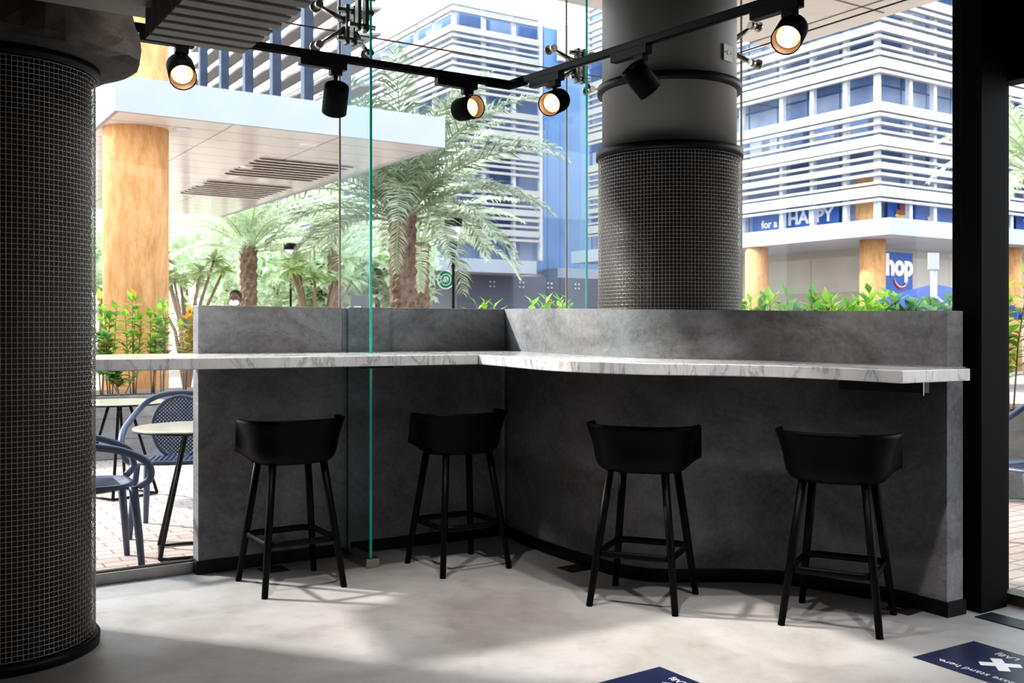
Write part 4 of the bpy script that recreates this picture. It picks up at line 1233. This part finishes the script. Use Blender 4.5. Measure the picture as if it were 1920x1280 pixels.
rowsR = [(4.945, 0.074), (5.19, 0.298), (5.43, 0.074), (5.68, 0.089), (5.93, 0.186), (6.18, 0.074), (6.43, 0.089), (6.65, 0.283), (6.91, 0.074), (7.14, 0.074), (7.39, 0.097), (7.63, 0.268), (8.64, 0.089), (8.89, 0.283), (9.16, 0.119), (9.36, 0.082), (9.63, 0.082), (9.9, 0.223), (10.15, 0.089), (10.4, 0.089), (10.65, 0.104), (10.93, 0.283), (11.9, 0.089), (12.2, 0.283), (12.45, 0.089), (12.7, 0.089), (12.95, 0.104), (13.25, 0.223), (13.5, 0.089), (13.8, 0.089), (14.1, 0.223)]
pb = [hit(KR, B, x) for x in (1590, 1527, 1469)]; sb_ = [0.02]+pb+[pb[-1]+1.75*k for k in range(1, 5)]
pa = [hit(KR, A, x) for x in (1709, 1755, 1800)]; sa_ = pa+[pa[-1]+1.45*k for k in range(1, 7)]
tR = louvre_building('louvre_building', KR, 12.5, 13.9, rowsR, 14.4, sa_, sb_, 'white louvred building on an orange-columned corner, across the paving', 'facade', 4.15)
# its canopy and shopfront
KC = V(.380*27, 27.0)
MB().prism([(q.x, q.y) for q in (KC, KC+A*14, KC+A*14+B*3.5, KC+(A+B)*3.5, KC+A*3.5+B*14.6, KC+B*14.6)], 3.80, 4.26).build('canopy', 'white', tR)
mb = MB(); SH = KC+(A+B)*3.4
facade_quad(mb, SH, A, 12, GZ, 3.80); facade_quad(mb, SH, B, 11, GZ, 3.80); mb.build('shopfront', 'shop', tR)
for q in [KC+(A+B)*1.4+V(.0, .1), KC+(A+B)*1.4+B*4.0, KC+(A+B)*1.4+A*6.6]:
    pass
def ocol(px, Y_, top=3.80):
    MB().lathe([(.36, GZ), (.36, top)], 28, ((px-960)/1867*Y_, Y_, 0)).build('corner_column', 'orange', tR)
ocol(1636, 28.75); ocol(1419, 31.6); ocol(1893, 31.8)
q = KR+(A+B)*.62; MB().box((q.x+B.x*.35, q.y+B.y*.35, 4.9), (.12, .62, 1.6), RZ).build('corner_panel', 'orange', tR)
# banner with lettering on the first floor
ban = KR+A*.60
def banner(s0_, s1_, z0, z1, d, name='banner'):
    a, b = ban+d*s0_, ban+d*s1_
    if d is A: a, b = KR+B*.60+d*s0_, KR+B*.60+d*s1_
    c = (a+b)/2
    return MB().box((c.x, c.y, (z0+z1)/2), ((b-a).length, .04, z1-z0), Matrix.Rotation(math.atan2(d.y, d.x), 4, 'Z')).build(name, 'signblue', tR)
banner(hit(ban, B, 1574), hit(ban, B, 1412), 4.26, 5.25, B)
bA = KR+B*.60
banner(hit(bA, A, 1664), hit(bA, A, 1702), 4.26, 5.05, A); banner(hit(bA, A, 1714), hit(bA, A, 1815), 4.26, 5.05, A); banner(hit(bA, A, 1905), hit(bA, A, 1990), 4.26, 5.05, A)
q = ban+B*hit(ban, B, 1520)-A*.03; textobj('HAPPY', .56, (q.x, q.y, 4.74), -B, UP, 'signwhite', tR, ext=.01, bold=.02, sx=1.05)
q = ban+B*hit(ban, B, 1444)-A*.03; textobj('for a', .36, (q.x, q.y, 4.66), -B, UP, 'signwhite', tR, ext=.01, bold=.008, sx=1.0)
q = ban+B*hit(ban, B, 1526)-A*.03; textobj('always', .34, (q.x, q.y, 4.34), -B, UP, 'signwhite', tR, ext=.01, shear=.3, sx=1.2)
def pancakes(px, n_, w__):
    q0 = bA+A*hit(bA, A, px)-B*.035
    for k in range(n_):
        mb = MB(); ring = []
        for j in range(20):
            a = 2*PI*j/20; ring.append(q0+A*(w__*math.cos(a))+V(0, 0, 4.40+.11*k+.085*math.sin(a)))
        mb.add([p-B*.004*k for p in ring], [tuple(range(20))]); mb.build('pancake_picture', 'cream' if k % 2 == 0 else 'pancake', tR)
    mb = MB(); mb.add([q0+A*(.13*math.cos(2*PI*j/14))+V(0, 0, 4.40+.11*n_+.06+.10*math.sin(2*PI*j/14))-B*.03 for j in range(14)], [tuple(range(14))]); mb.build('berry_picture', 'signred', tR)
pancakes(1688, 4, .30); pancakes(1746, 3, .26)
# blue sign with smile, standing under the canopy
sc = at(1680, 511, 30.0)
t = thing('shop_sign', 'blue sign with white letters and a red smile beside the orange column', 'sign', (sc.x, sc.y, sc.z))
mb = MB(); mb.box(sc, (1.50, .08, 1.22), RZ); bd_ = mb.build('board', 'signblue', t)
textobj('ihop', .86, sc-B*.05+A*.0+V(0, 0, .20), A, UP, 'signwhite', bd_, ext=.01, bold=.04, sx=.98)
pts = [sc-B*.055+A*(.16+.34*math.cos(a))+V(0, 0, -.12+.34*math.sin(a)) for a in [PI*1.08+PI*.84*k/14 for k in range(15)]]
MB().tube(pts, [.012+.026*math.sin(PI*k/14) for k in range(15)], 6).build('smile', 'signred', bd_)
pts = [p_-B*.02+V(0, 0, .035) for p_ in pts]
MB().tube(pts, [.006+.012*math.sin(PI*k/14) for k in range(15)], 6).build('smile_outline', 'signwhite', bd_)
MB().box((sc.x, sc.y, (GZ+sc.z-.5)/2), (.1, .06, sc.z-.5-GZ), RZ).build('sign_post', 'steel_dark', t)

# middle building
KM = V(-.0605*38, 38)
rowsM = []
for st_ in range(3):
    z0 = 4.75+3.05*st_
    rowsM += [(z0, .10), (z0+.27, .24), (z0+.55, .10), (z0+.82, .12), (z0+1.10, .24), (z0+1.36, .09), (z0+1.62, .10), (z0+1.9, .24)]+([(z0+2.6, .10), (z0+2.85, .1)])
tM = louvre_building('louvre_building', KM, 4.05, 24, rowsM, 13.75, [1.3, 2.7, 4.0], [0.05]+[1.6*k for k in range(1, 15)], 'farther louvred building rising behind the large palm', 'facade_far', 4.0)
KB = KM-(A+B)*1.2
MB().prism([(q.x, q.y) for q in (KB, KB+A*4.3, KB+A*4.3+B*6, KB+B*26+A*6, KB+B*26)], 3.35, 3.85).build('canopy', 'white', tM)
mb = MB(); q = KM+(A+B)*.5; facade_quad(mb, q, A, 9, GZ, 3.35); facade_quad(mb, q, B, 4, GZ, 3.35); mb.build('dark_shopfront', 'darkshop', tM)
mb = MB(); facade_quad(mb, q+B*4, B, 20, GZ, 3.35); mb.build('shopfront', 'shop', tM)
mb = MB()
for s_ in (1.6, 3.0, 4.4, 5.8, 7.2):
    for z in (2.55, 4.0):
        for dx, dz in ((-.09, -.09), (.09, -.09), (-.09, .09), (.09, .09)):
            w0 = q+A*(s_+dx)-B*.03; mb.ball((w0.x, w0.y, z*.75+dz), .04, 6, 4)
mb.build('glass_bolts', 'signwhite', tM)
# wing behind: blue glass tower with beige top
TW = V(2.0, 50); t = thing('glass_tower', 'blue glass tower between the two louvred buildings', 'building', (TW.x, TW.y, GZ))
mb = MB(); facade_quad(mb, TW-A*3, A, 14, 4.0, 16.3); mb.build('curtain_wall', 'tower', t)
q = TW+A*3.6+B*.2
MB().prism([(p.x, p.y) for p in (TW-A*3+B*.1, TW+A*11+B*.1, TW+A*11+B*6, TW-A*3+B*6)], GZ, 16.3).build('core', 'soffit', t)
q = TW+A*.3; MB().prism([(p.x, p.y) for p in (q-B*.3, q+A*9-B*.3, q+A*9-B*.02, q-B*.02)], 14.7, 16.5).build('penthouse', 'soffit', t)
q = TW-B*1.2; MB().prism([(p.x, p.y) for p in (q-A*.5, q+A*10, q+A*10+B*1.1, q-A*.5+B*1.1)], 3.4, 4.2).build('canopy', 'white', t)
q = TW-B*.1; mb = MB(); facade_quad(mb, q-A*3, A, 14, GZ, 3.4); mb.build('shopfront', 'darkshop', t)
# round coffee shop sign
sc = at(836, 524, 36.5)
t = thing('round_sign', 'round green and white sign on the dark shopfront', 'sign', sc)
rot = UP.rotation_difference(Vector((-.35, -.94, 0)).normalized()).to_matrix().to_4x4()
MB().lathe([(.36, -.10), (.36, 0)], 32, sc, rot).build('drum', 'bin', t)
MB().lathe([(.001, .004), (.34, .004)], 32, sc, rot, caps=False).build('disc', 'green', t)
MB().lathe([(.31, .008), (.355, .008)], 32, sc, rot, caps=False).build('outer_ring', 'signwhite', t)
MB().lathe([(.19, .008), (.215, .008)], 32, sc, rot, caps=False).build('inner_ring', 'signwhite', t)
mb = MB()
for k in range(-2, 3):
    mb.tube([sc+rot @ V(.035*k, -.13+.02*abs(k), .012), sc+rot @ V(.05*k+.02*(k % 2), 0, .012), sc+rot @ V(.035*k, .13-.02*abs(k), .012)], .012, 5)
mb.build('emblem', 'signwhite', t)
MB().box(sc-Vector((-.35, -.94, 0)).normalized()*.55, (.06, 1.0, .06), Matrix.Rotation(math.atan2(-.94, -.35), 4, 'Z') @ Matrix.Rotation(PI/2, 4, 'Z')).build('sign_arm', 'bin', t)
# parasols and signpost at right
def parasol(x, y, z, r, label):
    t = thing('patio_parasol', label, 'parasol', (x, y, GZ), 0, 'navy parasols by the far shop')
    MB().tube([V(x, y, GZ), V(x, y, z)], .03, 8).build('pole', 'white', t)
    MB().lathe([(r, z-.55), (r*.5, z-.22), (.02, z)], 8, (x, y, 0), caps=False, smooth=False).build('canopy', 'navy', t)
    MB().lathe([(r, z-.75), (r, z-.55)], 8, (x, y, 0), caps=False, smooth=False).build('valance', 'navy', t)
parasol(9.55, 22.5, 2.25, 1.75, 'navy parasol behind the white signpost')
parasol(13.15, 22.5, 2.2, 1.7, 'navy parasol glimpsed through the glass door')
p = at(1751, 540, 21)
t = thing('signpost', 'white signpost with angled arm in front of the navy parasol', 'signpost', (p.x, p.y, GZ))
MB().tube([V(p.x, p.y, GZ), V(p.x, p.y, 2.45)], .07, 10).build('post', 'white', t)
MB().tube([V(p.x, p.y, 1.95), V(p.x+.4, p.y, 1.62)], .03, 8).build('stay', 'white', t)
MB().box((p.x-.04, p.y-.08, 2.66), (.22, .05, .34)).build('sign_plate', 'white', t)
